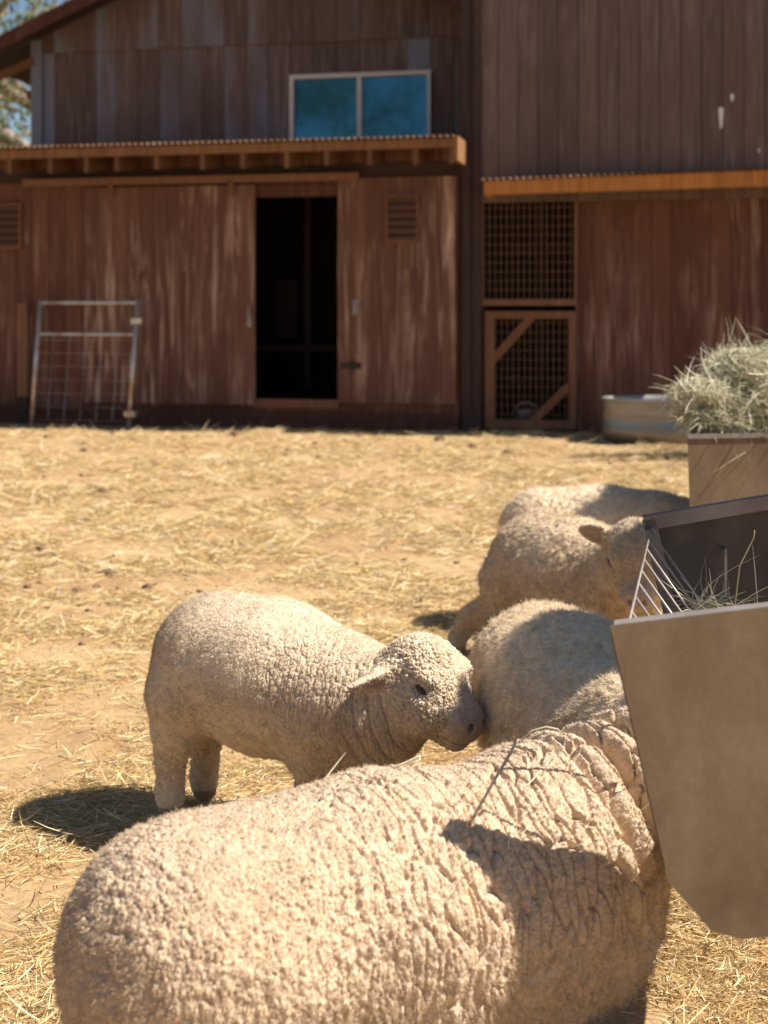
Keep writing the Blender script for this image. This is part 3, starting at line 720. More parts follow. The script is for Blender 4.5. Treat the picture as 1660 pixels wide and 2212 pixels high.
def rack(root, side):
    mb = MB(); sx_ = (lambda u: u) if side == 0 else (lambda u: .50 - u)
    mb.tube([(sx_(.022), .03, .772), (sx_(.022), LEN - .03, .772)], .0024, 8); mb.tube([(sx_(.22), .03, .50), (sx_(.22), LEN - .03, .50)], .006, 8)
    mb.build('rack_rail', M['rod'], root, True)
    for i in range(9):
        y = .075 + i * (LEN - .15) / 8
        b_ = MB(); b_.tube([(sx_(.022), y, .772), (sx_(.22), y, .50)], .0026, 6); b_.build('rack_rod', M['rod'], root, True)
rack(f1, 0); rack(f1, 1)
mb = MB(); mb.tube([(.197, LEN - .003, .715), (.197, LEN - .035, .715), (.197, LEN - .045, .705), (.197, LEN - .045, .62)], .0038, 6); mb.build('hook', M['rod'], f1)
for x_, y_ in ((.288, .03), (.288, LEN - .08)):
    mb = MB(); mb.box(x_ - .018, x_ + .018, y_ + .005, y_ + .04, .0, .324); mb.box(x_ - .10, x_ + .17, y_ - .005, y_ + .05, -.03, -.001); mb.build('leg', M['steel_rim'], f1)
for ch in [c for c in f1.children] + [g for c in f1.children for g in c.children]:
    for v in ch.data.vertices: v.co.x += SK * v.co.y      # the rack stands askew: a parallelogram in plan

# second feeder: a box hopper heaped with hay
f2 = empty('hay_feeder', (1.109, 5.2, 0), R(10))
tag(f2, 'boxy tan steel hay feeder farther back, heaped high with green hay', 'hay feeder', 'steel hay feeders')
t2 = [(0, .797), (.010, .50), (.09, .36), (.76, .36), (.84, .50), (.85, .797)]
for y in (0, 1.2):
    mb = MB(); mb.prism(t2, y, y + .003); mb.build('end_panel', M['steel_tan'], f2)
mb = MB(); mb.box(.002, .85, -.006, -.002, .780, .797); mb.build('rim', M['steel_rim'], f2)
for u in (0, .847):
    mb = MB(); mb.box(u + .012, u + .015 if u == 0 else u + .0, .004, 1.199, .44, .80) if u == 0 else mb.box(u - .015, u - .012, .004, 1.199, .44, .80); mb.build('side_panel', M['steel_grey'], f2)
mb = MB(); mb.box(.09, .76, .004, 1.199, .362, .368); mb.build('trough', M['steel_tan'], f2)
for x_, y_ in ((.14, .05), (.70, .05), (.14, 1.14), (.70, 1.14)):
    mb = MB(); mb.box(x_ - .02, x_ + .02, y_, y_ + .04, -.03, .359); mb.build('leg', M['steel_rim'], f2)

for ch in [c for c in f2.children] + [g for c in f2.children for g in c.children]:
    for v in ch.data.vertices: v.co.x += .412 * v.co.y
def hay_heap(name, root_loc, rz, fn, n_, lmean, wmean, core, label, updir=.35, mat='hay', stick=30):
    """blades on a lumpy core; fn(n) -> points (n,3) and outward normals (n,3)"""
    P_, N_ = fn(n_)
    D_ = rng.normal(0, .62, (n_, 3)); D_ -= N_ * (D_ * N_).sum(1)[:, None] * .75; D_ += N_ * rng.uniform(-.15, .10, (n_, 1)) + np.stack([vnoise(P_ * 14, 90 + k) for k in range(3)], 1) * .5; D_[:, 2] += updir * rng.normal(.0, 1, n_)
    L_ = rng.gamma(5, lmean / 5, n_); 
    o = ribbons(name, P_ - N_ * rng.uniform(0, .05, (n_, 1)), D_, rng.normal(0, .6, (n_, 3)) + np.array([0, 0, -.8]), L_, rng.uniform(.6, 1.5, n_) * wmean, M[mat], np.clip(.52 + .30 * fbm(P_ * 11, 44, 3) + rng.normal(0, .2, n_), 0, 1), .85, 5, None, True)
    o.location = root_loc; o.rotation_euler = (0, 0, rz); tag(o, label, 'hay', kind='stuff')
    return o
def ell_pts(cs):
    cs = [(np.array(c, float), np.array(r, float)) for c, r in cs]
    wts = np.array([r[0] * r[1] + r[2] * r[0] + r[1] * r[2] for c, r in cs]); wts /= wts.sum()
    def fn(n_):
        k = rng.choice(len(cs), n_, p=wts); u = rng.normal(0, 1, (n_, 3)); u /= np.linalg.norm(u, axis=1)[:, None]
        C_ = np.stack([cs[i][0] for i in range(len(cs))])[k]; R_ = np.stack([cs[i][1] for i in range(len(cs))])[k]
        nn = u / R_; nn /= np.linalg.norm(nn, axis=1)[:, None]
        P_ = C_ + u * R_ * (1 + .10 * fbm((C_ + u * R_) * 9, 31, 2))[:, None]
        return P_, nn
    return fn
heap2 = [((.16, .12, .84), (.16, .12, .07)), ((.30, .35, .86), (.26, .30, .20)), ((.26, .25, .97), (.20, .2, .15)), ((.50, .5, 1.00), (.28, .3, .18)), ((.06, .20, .93), (.14, .16, .09)), ((.36, .12, .88), (.25, .14, .15)), ((.62, .7, .9), (.2, .4, .2)), ((.22, .35, 1.03), (.15, .2, .10)), ((.02, .16, .86), (.06, .1, .05)), ((.42, .6, .62), (.36, .5, .2))]
heap2 = [((c[0] + .412 * c[1] - .005, c[1], .80 + (c[2] - .80) * 1.0 - .005), tuple(x * .86 for x in r)) for c, r in heap2]
h2 = hay_heap('hay', (1.109, 5.2, 0), R(10), ell_pts(heap2), 70000, .045, .0026, None, 'big shaggy heap of pale green hay on the back feeder', .12)
heap1 = [((.25 + SK * (.2 + .12 * k), .2 + .12 * k, .555), (.10, .10, .05)) for k in range(6)] + [((.17 + SK * .74, .74, .64), (.05, .07, .03))]
h1 = hay_heap('hay', (.326, 2.05, 0), F1R, ell_pts(heap1), 5200, .060, .0017, None, 'low heap of hay stalks lying inside the slanted rod rack', .15)
mb = MB(); mb.tube([(.19 + SK * .62, .62, .60), (.215 + SK * .62, .63, .68), (.225 + SK * .63, .64, .75), (.26 + SK * .64, .66, .80), (.262 + SK * .64, .66, .815)], .0016, 5, .1); o = mb.build('hay_stalk', M['hay'], None, True)
o.location = (.326, 2.05, 0); o.rotation_euler = (0, 0, F1R); tag(o, 'tall brown stalk sticking up out of the hay in the near rack', 'hay stalk')
wild = hay_heap('hay_wisps', (1.109, 5.2, 0), R(10), ell_pts([((c[0], c[1], c[2]), tuple(x * .97 for x in r)) for c, r in heap2]), 900, .10, .0026, None, 'long wild wisps of hay sticking out of and hanging from the back heap', .25)
def stalks(name, spec, mat, label):
    mb = MB()
    for pts, r in spec: mb.tube(pts, r, 5, .8)
    o = mb.build(name, M[mat], None, True); o.location = (.326, 2.05, 0); o.rotation_euler = (0, 0, F1R); return tag(o, label, 'stalk')

# ------------------------------------------------------------------ sheep
def rot_from(xd, zd):
    x = Vector(xd).normalized(); z = Vector(zd); z = (z - x * z.dot(x)).normalized(); y = z.cross(x)
    return np.array([x, y, z])            # rows: head axes in sheep coordinates
def smin(a, b, k):
    h = np.clip(.5 + .5 * (b - a) / k, 0, 1); return b * (1 - h) + a * h - k * h * (1 - h)
def cap(P, a, b, ra, rb):
    a = np.array(a, float); b = np.array(b, float); ab = b - a
    t_ = np.clip(((P - a) @ ab) / (ab @ ab), 0, 1); return np.linalg.norm(P - a - t_[:, None] * ab, axis=1) - (ra + (rb - ra) * t_)
def ell(P, c, r, Rm=None):
    q = P - np.array(c, float)
    if Rm is not None: q = q @ Rm.T
    r = np.array(r, float); k0 = np.linalg.norm(q / r, axis=1); k1 = np.linalg.norm(q / (r * r), axis=1) + 1e-9
    return k0 * (k0 - 1) / k1

class Sheep:
    def __init__(s, torso, neck, head, head_dir, head_up, legs, hs=1.0, ear_droop=0.0, es=1.0, ear_dark_face_shade=0.0, enz=(-.76, 0, .65), ew=.029):
        s.enz = np.array(enz) / np.linalg.norm(enz); s.ew = ew
        s.es, s.edk = es, ear_dark_face_shade
        s.torso, s.neck, s.legs, s.hs = torso, neck, legs, hs
        s.hc = np.array(head, float); s.hR = rot_from(head_dir, head_up); s.ed = ear_droop
    def to_head(s, P): return (P - s.hc) @ s.hR.T / s.hs
    def from_head(s, p): return s.hc + np.array(p, float) * s.hs @ s.hR
    def body(s, P):
        d = None
        for (a, b, ra, rb) in s.torso:
            e = cap(P, a, b, ra, rb); d = e if d is None else smin(d, e, .06)
        for (a, b, ra, rb) in s.neck: d = smin(d, cap(P, a, b, ra, rb), .07)
        for (pts, kk) in s.legs:
            e = None
            for (a, ra), (b, rb) in zip(pts[:-1], pts[1:]):
                c = cap(P, a, b, ra, rb); e = c if e is None else smin(e, c, .012)
            d = smin(d, e, kk)
        return d
    def head(s, P):
        m_ = ((P - s.hc) ** 2).sum(1) < (.27 * s.hs) ** 2; out = np.full(len(P), .3)
        if m_.any(): out[m_] = s.head_(P[m_])
        return out
    def head_(s, P):
        q = s.to_head(P)
        d = ell(q, (.002, 0, .004), (.100, .087, .090))
        for sy_ in (-1, 1): d = smin(d, ell(q, (.038, .042 * sy_, -.032), (.072, .054, .064)), .03)
        d = smin(d, cap(q, (.05, 0, -.012), (.118, 0, -.026), .060, .049), .03)
        d = smin(d, ell(q, (.138, 0, -.026), (.034, .044, .040)), .018)
        d = smin(d, cap(q, (.04, 0, -.066), (.126, 0, -.068), .042, .029), .012)
        for sy_ in (-1, 1):                                   # brow, eye socket, nostril
            d = smin(d, ell(q, (.040, .055 * sy_, .048), (.035, .022, .014)), .02)
            d = -smin(-d, ell(q, (.058, .083 * sy_, .022), (.020, .011, .008)), .010)
            R_ = np.array([[.8, .6 * sy_, 0], [-.6 * sy_, .8, 0], [0, 0, 1]])
            d = -smin(-d, ell(q, (.168, .022 * sy_, -.014), (.018, .0078, .011), R_), .004)
        m = np.maximum(np.abs(q[:, 2] + .057 + .010 * np.abs(q[:, 1]) / .04) - .0018, .09 - q[:, 0])     # mouth line
        d = -smin(-d, m, .004)
        for sy_ in (-1, 1):                                   # ears: flattened leaves
            ax = np.array([-.22, .93 * sy_, -.20 - s.ed]); ax /= np.linalg.norm(ax)
            nz = s.enz.copy(); nz -= ax * (nz @ ax); nz /= np.linalg.norm(nz); ay = np.cross(nz, ax)
            E = np.array([ax, ay, nz]); c0 = np.array([-.03, .070 * sy_, .018])
            pe = (q - c0) @ E.T; tp = np.clip(pe[:, 0] / .125, 0, 1); qq = c0 + np.stack([pe[:, 0], pe[:, 1] / (1.12 - .62 * tp ** 1.5), pe[:, 2]], 1) @ E
            e = ell(qq, c0 + ax * .062 * s.es, (.064 * s.es, s.ew, .0115), E) * .8
            e = smin(e, cap(q, c0 - ax * .02, c0 + ax * .035, .030, .017), .015)
            cav = ell(q, c0 + ax * .066 * s.es - nz * .017 + ay * .002, (.040 * s.es, s.ew * .66, .012), E)
            e = -smin(-e, cav, .004)
            d = smin(d, e, .014)
        return d * s.hs
    def f(s, P):
        return smin(s.body(P), s.head(P), .028)
    def ear_mask(s, P):
        q = s.to_head(P); return sstep(.092, .118, np.abs(q[:, 1])) * sstep(.16, .12, np.linalg.norm(q, axis=1) - .05)

def surface_nets(fn, lo, hi, h):
    ax = [np.arange(lo[i], hi[i] + h, h) for i in range(3)]; nx, ny, nz = map(len, ax)
    Fv = np.empty((nx, ny, nz), np.float32)
    YY, ZZ = np.meshgrid(ax[1], ax[2], indexing='ij')
    for i0 in range(0, nx, 16):
        xs = ax[0][i0:i0 + 16]
        P = np.empty((len(xs), ny, nz, 3)); P[..., 0] = xs[:, None, None]; P[..., 1] = YY; P[..., 2] = ZZ
        Fv[i0:i0 + 16] = fn(P.reshape(-1, 3)).reshape(len(xs), ny, nz)
    ins = Fv < 0
    cnt = sum(ins[a:nx - 1 + a, b:ny - 1 + b, c:nz - 1 + c].astype(np.int8) for a in (0, 1) for b in (0, 1) for c in (0, 1))
    act = (cnt > 0) & (cnt < 8); idx = -np.ones(act.shape, np.int64); cells = np.argwhere(act); idx[act] = np.arange(len(cells))
    acc = np.zeros((len(cells), 3)); num = np.zeros(len(cells))
    for a, b in (((0,0,0),(1,0,0)),((0,1,0),(1,1,0)),((0,0,1),(1,0,1)),((0,1,1),(1,1,1)),((0,0,0),(0,1,0)),((1,0,0),(1,1,0)),((0,0,1),(0,1,1)),((1,0,1),(1,1,1)),((0,0,0),(0,0,1)),((1,0,0),(1,0,1)),((0,1,0),(0,1,1)),((1,1,0),(1,1,1))):
        A = cells + a; B = cells + b; fa = Fv[A[:,0],A[:,1],A[:,2]]; fb = Fv[B[:,0],B[:,1],B[:,2]]; m = (fa < 0) != (fb < 0)
        t_ = np.where(m, fa / np.where(m, fa - fb, 1), 0); acc += np.where(m[:, None], A + (B - A) * t_[:, None], 0); num += m
    V = np.array([ax[0][0], ax[1][0], ax[2][0]]) + acc / num[:, None] * h
    Q = []
    for d in range(3):
        u, v = (d + 1) % 3, (d + 2) % 3
        sa = [slice(None)] * 3; sb = [slice(None)] * 3; sa[d] = slice(0, -1); sb[d] = slice(1, None)
        ch = ins[tuple(sa)] != ins[tuple(sb)]; E = np.argwhere(ch)
        E = E[(E[:, u] > 0) & (E[:, v] > 0) & (E[:, u] < Fv.shape[u] - 1) & (E[:, v] < Fv.shape[v] - 1)]
        flip = ins[E[:, 0], E[:, 1], E[:, 2]]
        def c_(du, dv):
            C = E.copy(); C[:, u] -= du; C[:, v] -= dv; return idx[C[:, 0], C[:, 1], C[:, 2]]
        q = np.stack([c_(1, 1), c_(0, 1), c_(0, 0), c_(1, 0)], 1); q[~flip] = q[~flip][:, ::-1]; Q.append(q)
    return V, np.concatenate(Q)

def subdivide(V, Q):
    n = len(V); E = np.concatenate([Q[:, [i, (i + 1) % 4]] for i in range(4)]); Es = np.sort(E, 1)
    key = Es[:, 0] * n + Es[:, 1]; uk, inv = np.unique(key, return_inverse=True); ev = (V[uk // n] + V[uk % n]) / 2
    fv = V[Q].mean(1); m = len(Q); e = n + inv.reshape(4, m); fi = n + len(uk) + np.arange(m)
    Qn = np.concatenate([np.stack([Q[:, i], e[i], fi, e[(i - 1) % 4]], 1) for i in range(4)])
    return np.concatenate([V, ev, fv]), Qn

def grad(fn, P, e=.002):
    K = np.array([(1,-1,-1),(-1,-1,1),(-1,1,-1),(1,1,1)], float)
    G = sum(k[None, :] * fn(P + k * e)[:, None] for k in K)
    return G / (np.linalg.norm(G, axis=1)[:, None] + 1e-9)

def wool_mat(name, base, dirty, deep):
    t = NT(name, 0.95, 0.08)
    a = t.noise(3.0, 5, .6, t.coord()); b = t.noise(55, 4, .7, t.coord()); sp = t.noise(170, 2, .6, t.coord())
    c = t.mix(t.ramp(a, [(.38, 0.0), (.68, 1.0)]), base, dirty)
    c = t.mix(t.attr('dirt'), c, deep)  # dark ear cups and hooves, plus face shade put in as colour
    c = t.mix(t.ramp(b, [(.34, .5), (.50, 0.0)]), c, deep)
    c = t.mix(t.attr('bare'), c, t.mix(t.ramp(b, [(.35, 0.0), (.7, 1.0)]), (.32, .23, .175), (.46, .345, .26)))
    t.color(c); h = t.math('ADD', b, t.math('MULTIPLY', sp, .5)); t.bump(h, .9, .005)
    t.p.inputs['Sheen Weight'].default_value = .25; t.p.inputs['Sheen Roughness'].default_value = .6
    return t.m
def fibre_mat(name, base, dirty):
    t = NT(name, 0.8, 0.12)
    a = t.noise(3.0, 5, .6, t.coord()); b = t.noise(40, 3, .7, t.coord())
    c = t.mix(t.ramp(a, [(.38, 0.0), (.68, 1.0)]), base, dirty)
    c = t.mix(t.ramp(b, [(.36, .6), (.54, 0.0)]), c, tuple(x * .72 for x in dirty)); t.color(c)
    tr = t.n('ShaderNodeBsdfTranslucent'); t.l(c, tr.inputs[0]); mx = t.n('ShaderNodeMixShader'); mx.inputs[0].default_value = .15
    t.l(t.p.outputs[0], mx.inputs[1]); t.l(tr.outputs[0], mx.inputs[2]); t.l(mx.outputs[0], t.out.inputs[0])
    return t.m

t = NT('eye', 0.08, 0.8); t.color((.012, .009, .007)); M['eye'] = t.m
t = NT('eyelid', 0.6, .3); t.color((.07, .05, .042)); M['lid'] = t.m

def make_sheep(S, O, heading, label, mats, style, h0=.010, levels=1, fibres=60000, flen=.009, seed=1, frad=.00035, bits=0, short=''):
    fa, fb = mats
    lo = np.array([-.62, -.34, -.01]); hi = np.array([.85, .34, .70])
    V, Q = surface_nets(S.f, lo, hi, h0)
    for lv in range(levels + 1):
        for it in range(3 if lv == 0 else 2):
            n_ = grad(S.f, V); V = V - n_ * np.clip(S.f(V), -.006, .006)[:, None]
        if lv < levels: V, Q = subdivide(V, Q)
    N = grad(S.f, V)
    q = S.to_head(V); hd = S.head(V); bd = S.body(V)
    inhead = sstep(.02, -.01, hd - bd)
    bare = inhead * sstep(.120, .142, q[:, 0] + .02 * fbm(V * 40, 3, 2) + .25 * np.maximum(0, q[:, 2])) 
    ear = S.ear_mask(V) * inhead
    low = sstep(.10, .055, V[:, 2]) * (1 - inhead)
    hoof = sstep(.034, .028, V[:, 2]) * (1 - inhead)
    # ---- fleece relief
    disp, crack, ln = style(V, N, S, inhead, q)
    wool = (1 - bare) * (1 - .85 * low)
    earw = 1 - .8 * ear
    disp = disp * wool * earw + bare * .0012 * fbm(V * 130, 8, 2)
    V2 = V + N * disp[:, None]
    # earcup and hoof colour; 'dirt' also carries shade painted on the tan sheep's face
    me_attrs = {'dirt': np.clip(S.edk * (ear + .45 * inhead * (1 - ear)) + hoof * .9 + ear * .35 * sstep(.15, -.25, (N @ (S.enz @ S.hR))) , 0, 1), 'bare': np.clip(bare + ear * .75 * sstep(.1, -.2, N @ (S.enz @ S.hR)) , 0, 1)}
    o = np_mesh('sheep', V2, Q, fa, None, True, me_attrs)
    o.location = (O[0], O[1], 0); o.rotation_euler = (0, 0, heading); tag(o, label, 'sheep', 'sheep feeding in the yard')
    # ---- eyes
    for sy_ in (-1, 1):
        c = S.from_head((.054, .0705 * sy_, .022)); mb = MB(); nseg = 14
        out = np.array([.35, .93 * sy_, .05]) @ S.hR
        vs_ = []; fs = []; r_ = .0064 * S.hs
        for i in range(9):
            a = math.pi * i / 8
            for k in range(nseg): b = 2 * math.pi * k / nseg; vs_.append((c[0] + r_ * math.sin(a) * math.cos(b), c[1] + r_ * math.sin(a) * math.sin(b), c[2] + r_ * math.cos(a)))
        for i in range(8):
            for k in range(nseg): fs.append((i*nseg+k, (i+1)*nseg+k, (i+1)*nseg+(k+1)%nseg, i*nseg+(k+1)%nseg))
        mb.add(vs_, fs); e_ = mb.build('eye', M['eye'], o, True)
        mb = MB()
        for zz, lift in ((.0028, .0), (-.0024, .0)):
            pts = []
            for i in range(9):
                a = -1 + 2 * i / 8; lp = np.array([.054 + .017 * a, (.0775 - .0030 * a * a - .008 * max(a, 0) * .9) * sy_, .0225 + zz * (1 - a * a) - .003 * a])
                pts.append(S.from_head(lp))
            mb.tube(pts, [.0010 + .0030 * (1 - abs(-1 + 2 * i / 8)) for i in range(9)], 6)
        mb.build('eyelid', M['lid'], e_, True)
    # ---- scraps of hay caught in the fleece
    if bits:
        k_ = rng.choice(len(V2), bits, p=(np.clip(N[:, 2] + .35, 0, 1) * wool) / (np.clip(N[:, 2] + .35, 0, 1) * wool).sum())
        Dd = rng.normal(0, 1, (bits, 3)); Dd -= N[k_] * (Dd * N[k_]).sum(1)[:, None] * .9
        hb = ribbons('hay_scraps', V2[k_] + N[k_] * .005, Dd, -N[k_] + rng.normal(0, .6, (bits, 3)), rng.gamma(2.5, .011, bits) + .006, rng.uniform(.0009, .0020, bits), M['hay'], rng.uniform(.2, 1, bits), .5, 4)
        hb.location = o.location; hb.rotation_euler = o.rotation_euler; tag(hb, 'scraps of dry hay caught in the fleece of the ' + short, 'hay scraps', kind='stuff')
    # ---- fibres
    if fibres:
        Vq = V2[Q]; A = np.linalg.norm(np.cross(Vq[:, 2] - Vq[:, 0], Vq[:, 3] - Vq[:, 1]), axis=1)
        wq = (wool * (1 - .85 * ear) * (1 - .97 * np.clip(crack, 0, 1)))[Q].mean(1) * (1 + .5 * inhead[Q].mean(1))
        pr = A * wq; pr /= pr.sum(); fi = rng.choice(len(Q), fibres, p=pr)
        u, v = rng.uniform(0, 1, (2, fibres, 1)); X = Vq[fi]
        Pr = (X[:, 0] * (1 - u) + X[:, 1] * u) * (1 - v) + (X[:, 3] * (1 - u) + X[:, 2] * u) * v
        Nr = N[Q[fi, 0]]; lnr = ln[Q[fi, 0]] * (1 - .5 * np.clip(crack[Q[fi, 0]], 0, 1))
        tuft = np.stack([vnoise(Pr * 85, 60 + k) for k in range(3)], 1) * .55 + np.stack([vnoise(Pr * 30, 70 + k) for k in range(3)], 1) * .35
        Dr = Nr * .75 + tuft + rng.normal(0, .22, (fibres, 3)) + np.array([0, 0, -.30]); Dr /= np.linalg.norm(Dr, axis=1)[:, None]
        Lr = flen * lnr * rng.uniform(.6, 1.35, fibres); K = 4
        curl = rng.normal(0, 1, (fibres, 3)) * .35
        pts = np.zeros((fibres, K, 3), np.float32)
        for k in range(K):
            t_ = k / (K - 1); pts[:, k] = Pr + Dr * (Lr * t_)[:, None] + curl * (Lr * t_ * t_)[:, None] + np.array([0, 0, -1]) * (Lr * .18 * t_ * t_)[:, None] - Nr * .001 * (k == 0)
        hc = bpy.data.hair_curves.new('fleece'); hc.add_curves([K] * fibres)
        hc.attributes['position'].data.foreach_set('vector', pts.ravel())
        ra = hc.attributes.get('radius') or hc.attributes.new('radius', 'FLOAT', 'POINT')
        ra.data.foreach_set('value', np.tile(np.array([1, .95, .75, .3], np.float32) * frad, fibres))
        hc.materials.append(fb); ho = bpy.data.objects.new('fleece', hc); link(ho, o)
    return o

def head_style(V, q, s1=66., amp=.0034):
    """tight short curls on the head"""
    Wp = V + .006 * np.stack([fbm(V * 45, 20 + k, 2) for k in range(3)], 1)
    f1, f2, cid = worley(Wp * s1 * 2.0, 5); c = 1 - sstep(.05, .32, f2 - f1)
    g1, g2, gid = worley(Wp * s1 * 1.0, 6); cg = 1 - sstep(.03, .22, g2 - g1)
    return amp * (-.9 * c - .9 * cg + .5 * (cid - .5) + .3), np.clip(.6 * c + .6 * cg, 0, 1)

def style_wrinkled(V, N, S, ih, q):
    """deep cracks running down the flank, curly locks lower down, folds at the neck"""
    x, y, z = V[:, 0], V[:, 1], V[:, 2]
    wn = np.stack([fbm(V * 9, 40 + k, 3) for k in range(3)], 1)
    W_ = V + wn * .020
    front = sstep(-.12, .12, x); lowz = sstep(.34, .20, z + .03 * wn[:, 0])
    f1, f2, cid = worley(W_ * np.array([44., 8.5, 8.5]), 1); c1 = (1 - sstep(.010, .125, f2 - f1)); puff = sstep(0, .5, f2 - f1)
    g1, g2, gid = worley((V + wn * .010) * np.array([62., 52., 42.]), 2); c2 = 1 - sstep(.03, .42, g2 - g1)
    r1, r2, rid = worley((V + wn * .014) * np.array([72., 50., 36.]), 3); c3 = 1 - sstep(.05, .5, r2 - r1)
    s1, s2, sid = worley((V + wn * .006) * np.array([125., 115., 95.]), 4); c4 = 1 - sstep(.04, .45, s2 - s1)
    k1 = front * (1 - .75 * lowz); k1 = k1 + .35 * (1 - front) * sstep(-.3, -.1, x) * (1 - lowz)
    d = -.0125 * c1 * k1 + .0012 * puff * k1 - .0026 * c2 * (.22 + .6 * (1 - front)) - .0065 * c3 * (.10 + .9 * lowz)
    d += -.0022 * c4 + .0016 * (sid - .5) + .0014 * (gid - .5) * (1 - .7 * front) + .0050 * (rid - .5) * (.08 + .92 * lowz) + .0045 * wn[:, 1]
    d += .004 * fbm(V * 26, 77, 3) * (1 - .6 * front)
    # neck folds across the neck axis
    nk = sstep(.30, .36, x) * sstep(.24, .34, z) * (1 - ih)
    ph = (x * .95 + z * .25 + .022 * wn[:, 2]) / .056
    fold = np.abs(np.sin(math.pi * ph)); d += nk * (-.034 * (1 - fold) ** 1.7 + .010 * fold)
    hd_, hc_ = head_style(V, q)
    d = d * (1 - ih) + hd_ * ih
    crack = np.clip(1.2 * c1 * k1 + .3 * c4 + .35 * c2 + .6 * c3 * lowz + .9 * nk * (1 - fold) ** 2, 0, 1) * (1 - ih) + hc_ * ih
    ln = (1 + 1.7 * lowz + .1 * (1 - front)) * (1 - ih) + .55 * ih
    return d, crack, ln

def style_tight(V, N, S, ih, q):
    """short dense fleece: fine mottled back, thin cracks on shoulder and neck"""
    x, y, z = V[:, 0], V[:, 1], V[:, 2]
    wn = np.stack([fbm(V * 11, 140 + k, 3) for k in range(3)], 1)
    front = sstep(.0, .16, x)
    f1, f2, cid = worley((V + wn * .012) * np.array([105., 34., 34.]), 11); c1 = 1 - sstep(.02, .20, f2 - f1)
    g1, g2, gid = worley((V + wn * .006) * np.array([150., 130., 90.]), 12); c2 = 1 - sstep(.05, .45, g2 - g1)
    h_ = fbm(V * 55, 15, 3)
    leg = sstep(.24, .16, z)
    l1, l2, lid = worley((V + wn * .02) * np.array([40., 40., 62.]), 14); cl = 1 - sstep(.03, .3, l2 - l1)
    d = -.0027 * c1 * front - .0009 * c2 + .0015 * h_ + .0030 * wn[:, 1] - .005 * cl * leg
    # two soft creases where neck meets shoulder
    nk = sstep(.26, .34, x) * (1 - ih); ph = (x + .25 * z + .012 * wn[:, 0]) / .034; fold = np.abs(np.sin(math.pi * ph)); d += nk * -.0075 * (1 - fold) ** 2.5
    hd_, hc_ = head_style(V, q)
    d = d * (1 - ih) + hd_ * ih
    crack = np.clip(.8 * c1 * front + .35 * c2 + .5 * cl * leg, 0, 1) * (1 - ih) + hc_ * ih
    ln = np.ones(len(V)) * .75 * (1 - ih) + .5 * ih
    return d, crack, ln

def style_shaggy(V, N, S, ih, q):
    """longer open wool hanging in small vertical locks"""
    wn = np.stack([fbm(V * 10, 240 + k, 3) for k in range(3)], 1)
    g1, g2, gid = worley((V + wn * .010) * np.array([60., 55., 28.]), 22); c2 = 1 - sstep(.05, .5, g2 - g1)
    d = -.0042 * c2 + .0035 * fbm(V * 40, 25, 3) + .004 * wn[:, 1] + .002 * (gid - .5)
    hd_, hc_ = head_style(V, q)
    return d * (1 - ih) + hd_ * ih, np.clip(.55 * c2, 0, 1) * (1 - ih) + hc_ * ih, np.ones(len(V)) * 1.1 * (1 - ih) + .6 * ih

def std_legs(hx=-.20, fx=.20, hw=.085, fw=.075, spread=0.0, hz=.30):
    L_ = []
    for s_ in (-1, 1):
        L_.append(([((hx + .02, hw * s_, hz), .095), ((hx + .01, hw * s_ * 1.05, .225), .068), ((hx - .018 - spread, hw * s_, .15), .040), ((hx - .022 - spread * 1.5, hw * s_ * .95, .055), .035), ((hx - .02 - spread * 1.5, hw * s_ * .95, .026), .031)], .05))
        L_.append(([((fx, fw * s_, .28), .075), ((fx, fw * s_, .20), .050), ((fx - .005, fw * s_, .13), .040), ((fx - .003, fw * s_, .05), .030), ((fx + .008, fw * s_, .026), .030)], .05))
    return L_

MA = (wool_mat('warm cream fleece', (.58, .43, .295), (.48, .345, .23), (.34, .22, .13)), fibre_mat('cream fibres', (.63, .49, .34), (.53, .395, .265)))
MBm = (wool_mat('dusty fleece', (.68, .535, .375), (.40, .29, .19), (.25, .165, .10)), fibre_mat('dusty fibres', (.84, .70, .51), (.46, .34, .23)))
MC = (wool_mat('tan fleece', (.76, .62, .44), (.62, .47, .32), (.36, .24, .14)), fibre_mat('tan fibres', (.90, .77, .58), (.72, .57, .40)))

# A: the big ewe across the bottom of the picture
hA_ = math.atan2(.545, .84)
SA = Sheep(torso=[((-.325, 0, .335), (0, 0, .322), .192, .197), ((0, 0, .322), (.30, 0, .322), .197, .182), ((.30, 0, .32), (.365, 0, .27), .185, .165), ((.15, 0, .28), (.33, 0, .25), .17, .165)],
           neck=[((.34, 0, .37), (.50, -.03, .435), .135, .105), ((.50, -.03, .435), (.60, -.06, .44), .105, .085)],
           head=(.645, -.075, .455), head_dir=(.80, -.25, -.55), head_up=(.5, 0, .85), legs=std_legs(-.27, .27, .09, .085, 0, .30))
make_sheep(SA, (0.0, 2.20), hA_, 'big cream ewe with deeply wrinkled fleece standing broadside in front of all the others', MA, style_wrinkled, .0080, 2, 115000, .0050, 1, .00030, 70, 'big cream ewe')

# B: the sheep that looks past the camera, head in profile
hB_ = math.atan2(-.47, .88)
SB = Sheep(torso=[((-.135, 0, .385), (.02, 0, .362), .168, .176), ((.02, 0, .362), (.20, 0, .330), .176, .152)],
           neck=[((.20, 0, .325), (.32, -.01, .325), .138, .112), ((.32, -.01, .325), (.38, -.02, .37), .112, .09)],
           head=(.430, -.015, .412), head_dir=(.88, -.20, -.38), head_up=(.36, -.1, .9), legs=std_legs(-.215, .175, .075, .07, 0, .29), hs=1.06, ear_droop=.16)
make_sheep(SB, (-.285, 3.46), hB_, 'dusty beige sheep with its woolly face and drooping ear in full view', MBm, style_tight, .0075, 2, 150000, .0050, 2, .00030, 28, 'dusty beige sheep')

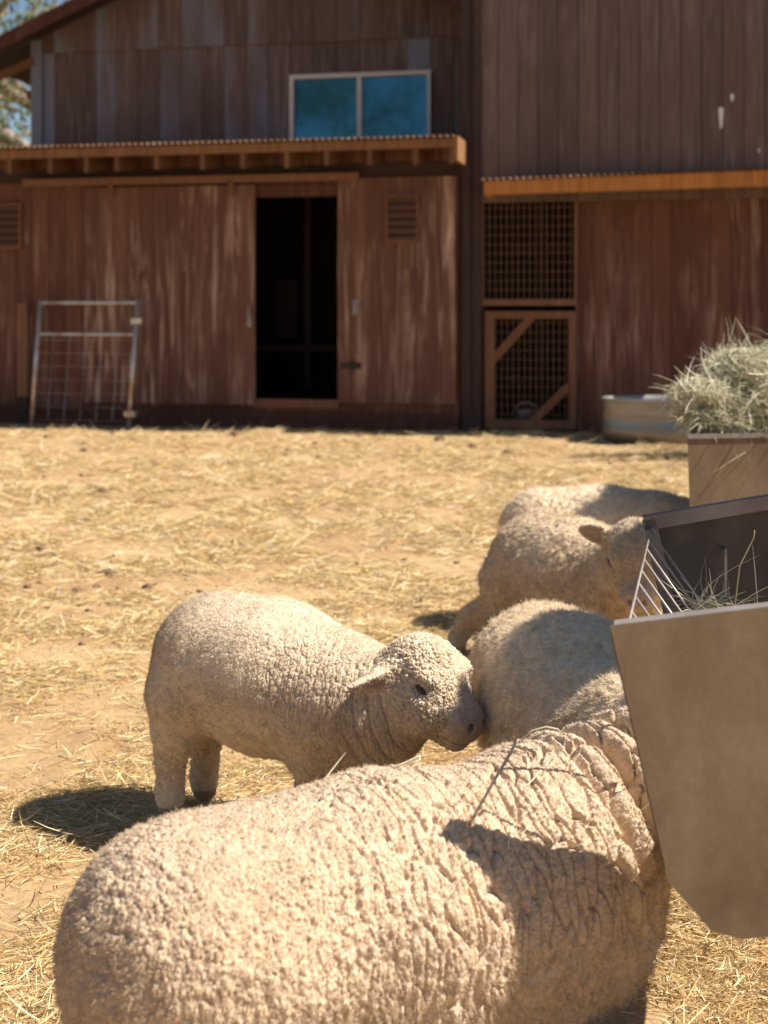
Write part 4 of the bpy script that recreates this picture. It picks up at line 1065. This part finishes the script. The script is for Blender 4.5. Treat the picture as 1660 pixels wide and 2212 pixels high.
# E: facing the camera with its head in the feeder, only its rounded back shows
hE_ = math.atan2(-.97, .16)
SE = Sheep(torso=[((-.24, 0, .345), (0, 0, .345), .185, .195), ((0, 0, .345), (.22, 0, .34), .195, .165)],
           neck=[((.24, 0, .35), (.40, .02, .41), .120, .095), ((.40, .02, .41), (.46, .03, .43), .095, .08)],
           head=(.50, .04, .44), head_dir=(.75, .35, -.50), head_up=(.5, 0, .85), legs=std_legs(-.25, .2, .085, .08))
make_sheep(SE, (.43, 3.24), hE_, 'pale woolly sheep with a rounded rump, its head lowered behind the near feeder panel', MC, style_shaggy, .010, 1, 110000, .011, 3, .00040, 16, 'round rumped pale sheep')

MD = (wool_mat('brown tan fleece', (.62, .48, .33), (.48, .35, .23), (.27, .18, .11)), fibre_mat('brown tan fibres', (.76, .62, .44), (.52, .39, .26)))
# C: standing farther back, dark ear, shade painted on its face, muzzle behind the rods
hC_ = math.atan2(-.80, .60)
SC = Sheep(torso=[((-.17, 0, .372), (.02, 0, .350), .172, .185), ((.02, 0, .350), (.22, 0, .345), .185, .162)],
           neck=[((.22, 0, .37), (.33, -.05, .43), .125, .100), ((.33, -.05, .43), (.38, -.10, .47), .100, .085)],
           head=(.404, -.125, .500), head_dir=(.50, -.50, -.70), head_up=(.5, -.5, .7), legs=std_legs(-.26, .2, .09, .075, .15), hs=1.08, ear_droop=-.35, es=.78, ear_dark_face_shade=1.0, enz=(-.97, 0, -.15), ew=.036)
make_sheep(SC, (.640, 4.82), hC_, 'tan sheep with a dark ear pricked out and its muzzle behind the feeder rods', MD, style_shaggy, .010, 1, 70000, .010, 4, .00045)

# D: the farthest one
SD = Sheep(torso=[((-.22, 0, .36), (.02, 0, .352), .175, .183), ((.02, 0, .352), (.22, 0, .355), .183, .17)],
           neck=[((.22, 0, .35), (.40, 0, .38), .120, .095), ((.40, 0, .38), (.46, 0, .38), .095, .08)],
           head=(.50, 0, .37), head_dir=(.7, 0, -.7), head_up=(.7, 0, .7), legs=std_legs(-.23, .2))
make_sheep(SD, (.86, 5.72), math.atan2(-.06, 1), 'farthest sheep, only its pale back showing behind the tan sheep', MC, style_shaggy, .012, 1, 50000, .011, 5, .0005)

# hay caught on the big ewe's back
def world_tube(name, pts, r, tint, label, cat='hay stalk', group=None):
    mb = MB(); mb.tube(pts, r, 5, tint); o = mb.build(name, M['hay'], None, True); tag(o, label, cat, group); return o
def pix(x, y, Y): return ((x - HX) / F * Y, Y, CAM_H - (y - HY) / F * Y)
world_tube('hay_stalk', [pix(835, 1662, 2.26), pix(862, 1653, 2.26), pix(895, 1639, 2.26), pix(909, 1633, 2.26), pix(908, 1639, 2.255), pix(885, 1655, 2.25)], .0016, .85, 'bent white stalk on the big ewe, just below the dusty sheep chin')
world_tube('hay_stalk', [pix(1130, 1594, 2.38), pix(1150, 1578, 2.38), pix(1180, 1570, 2.38), pix(1205, 1575, 2.385), pix(1216, 1588, 2.39)], .0014, .6, 'curled pale green stalk arched over the shoulder of the big ewe')
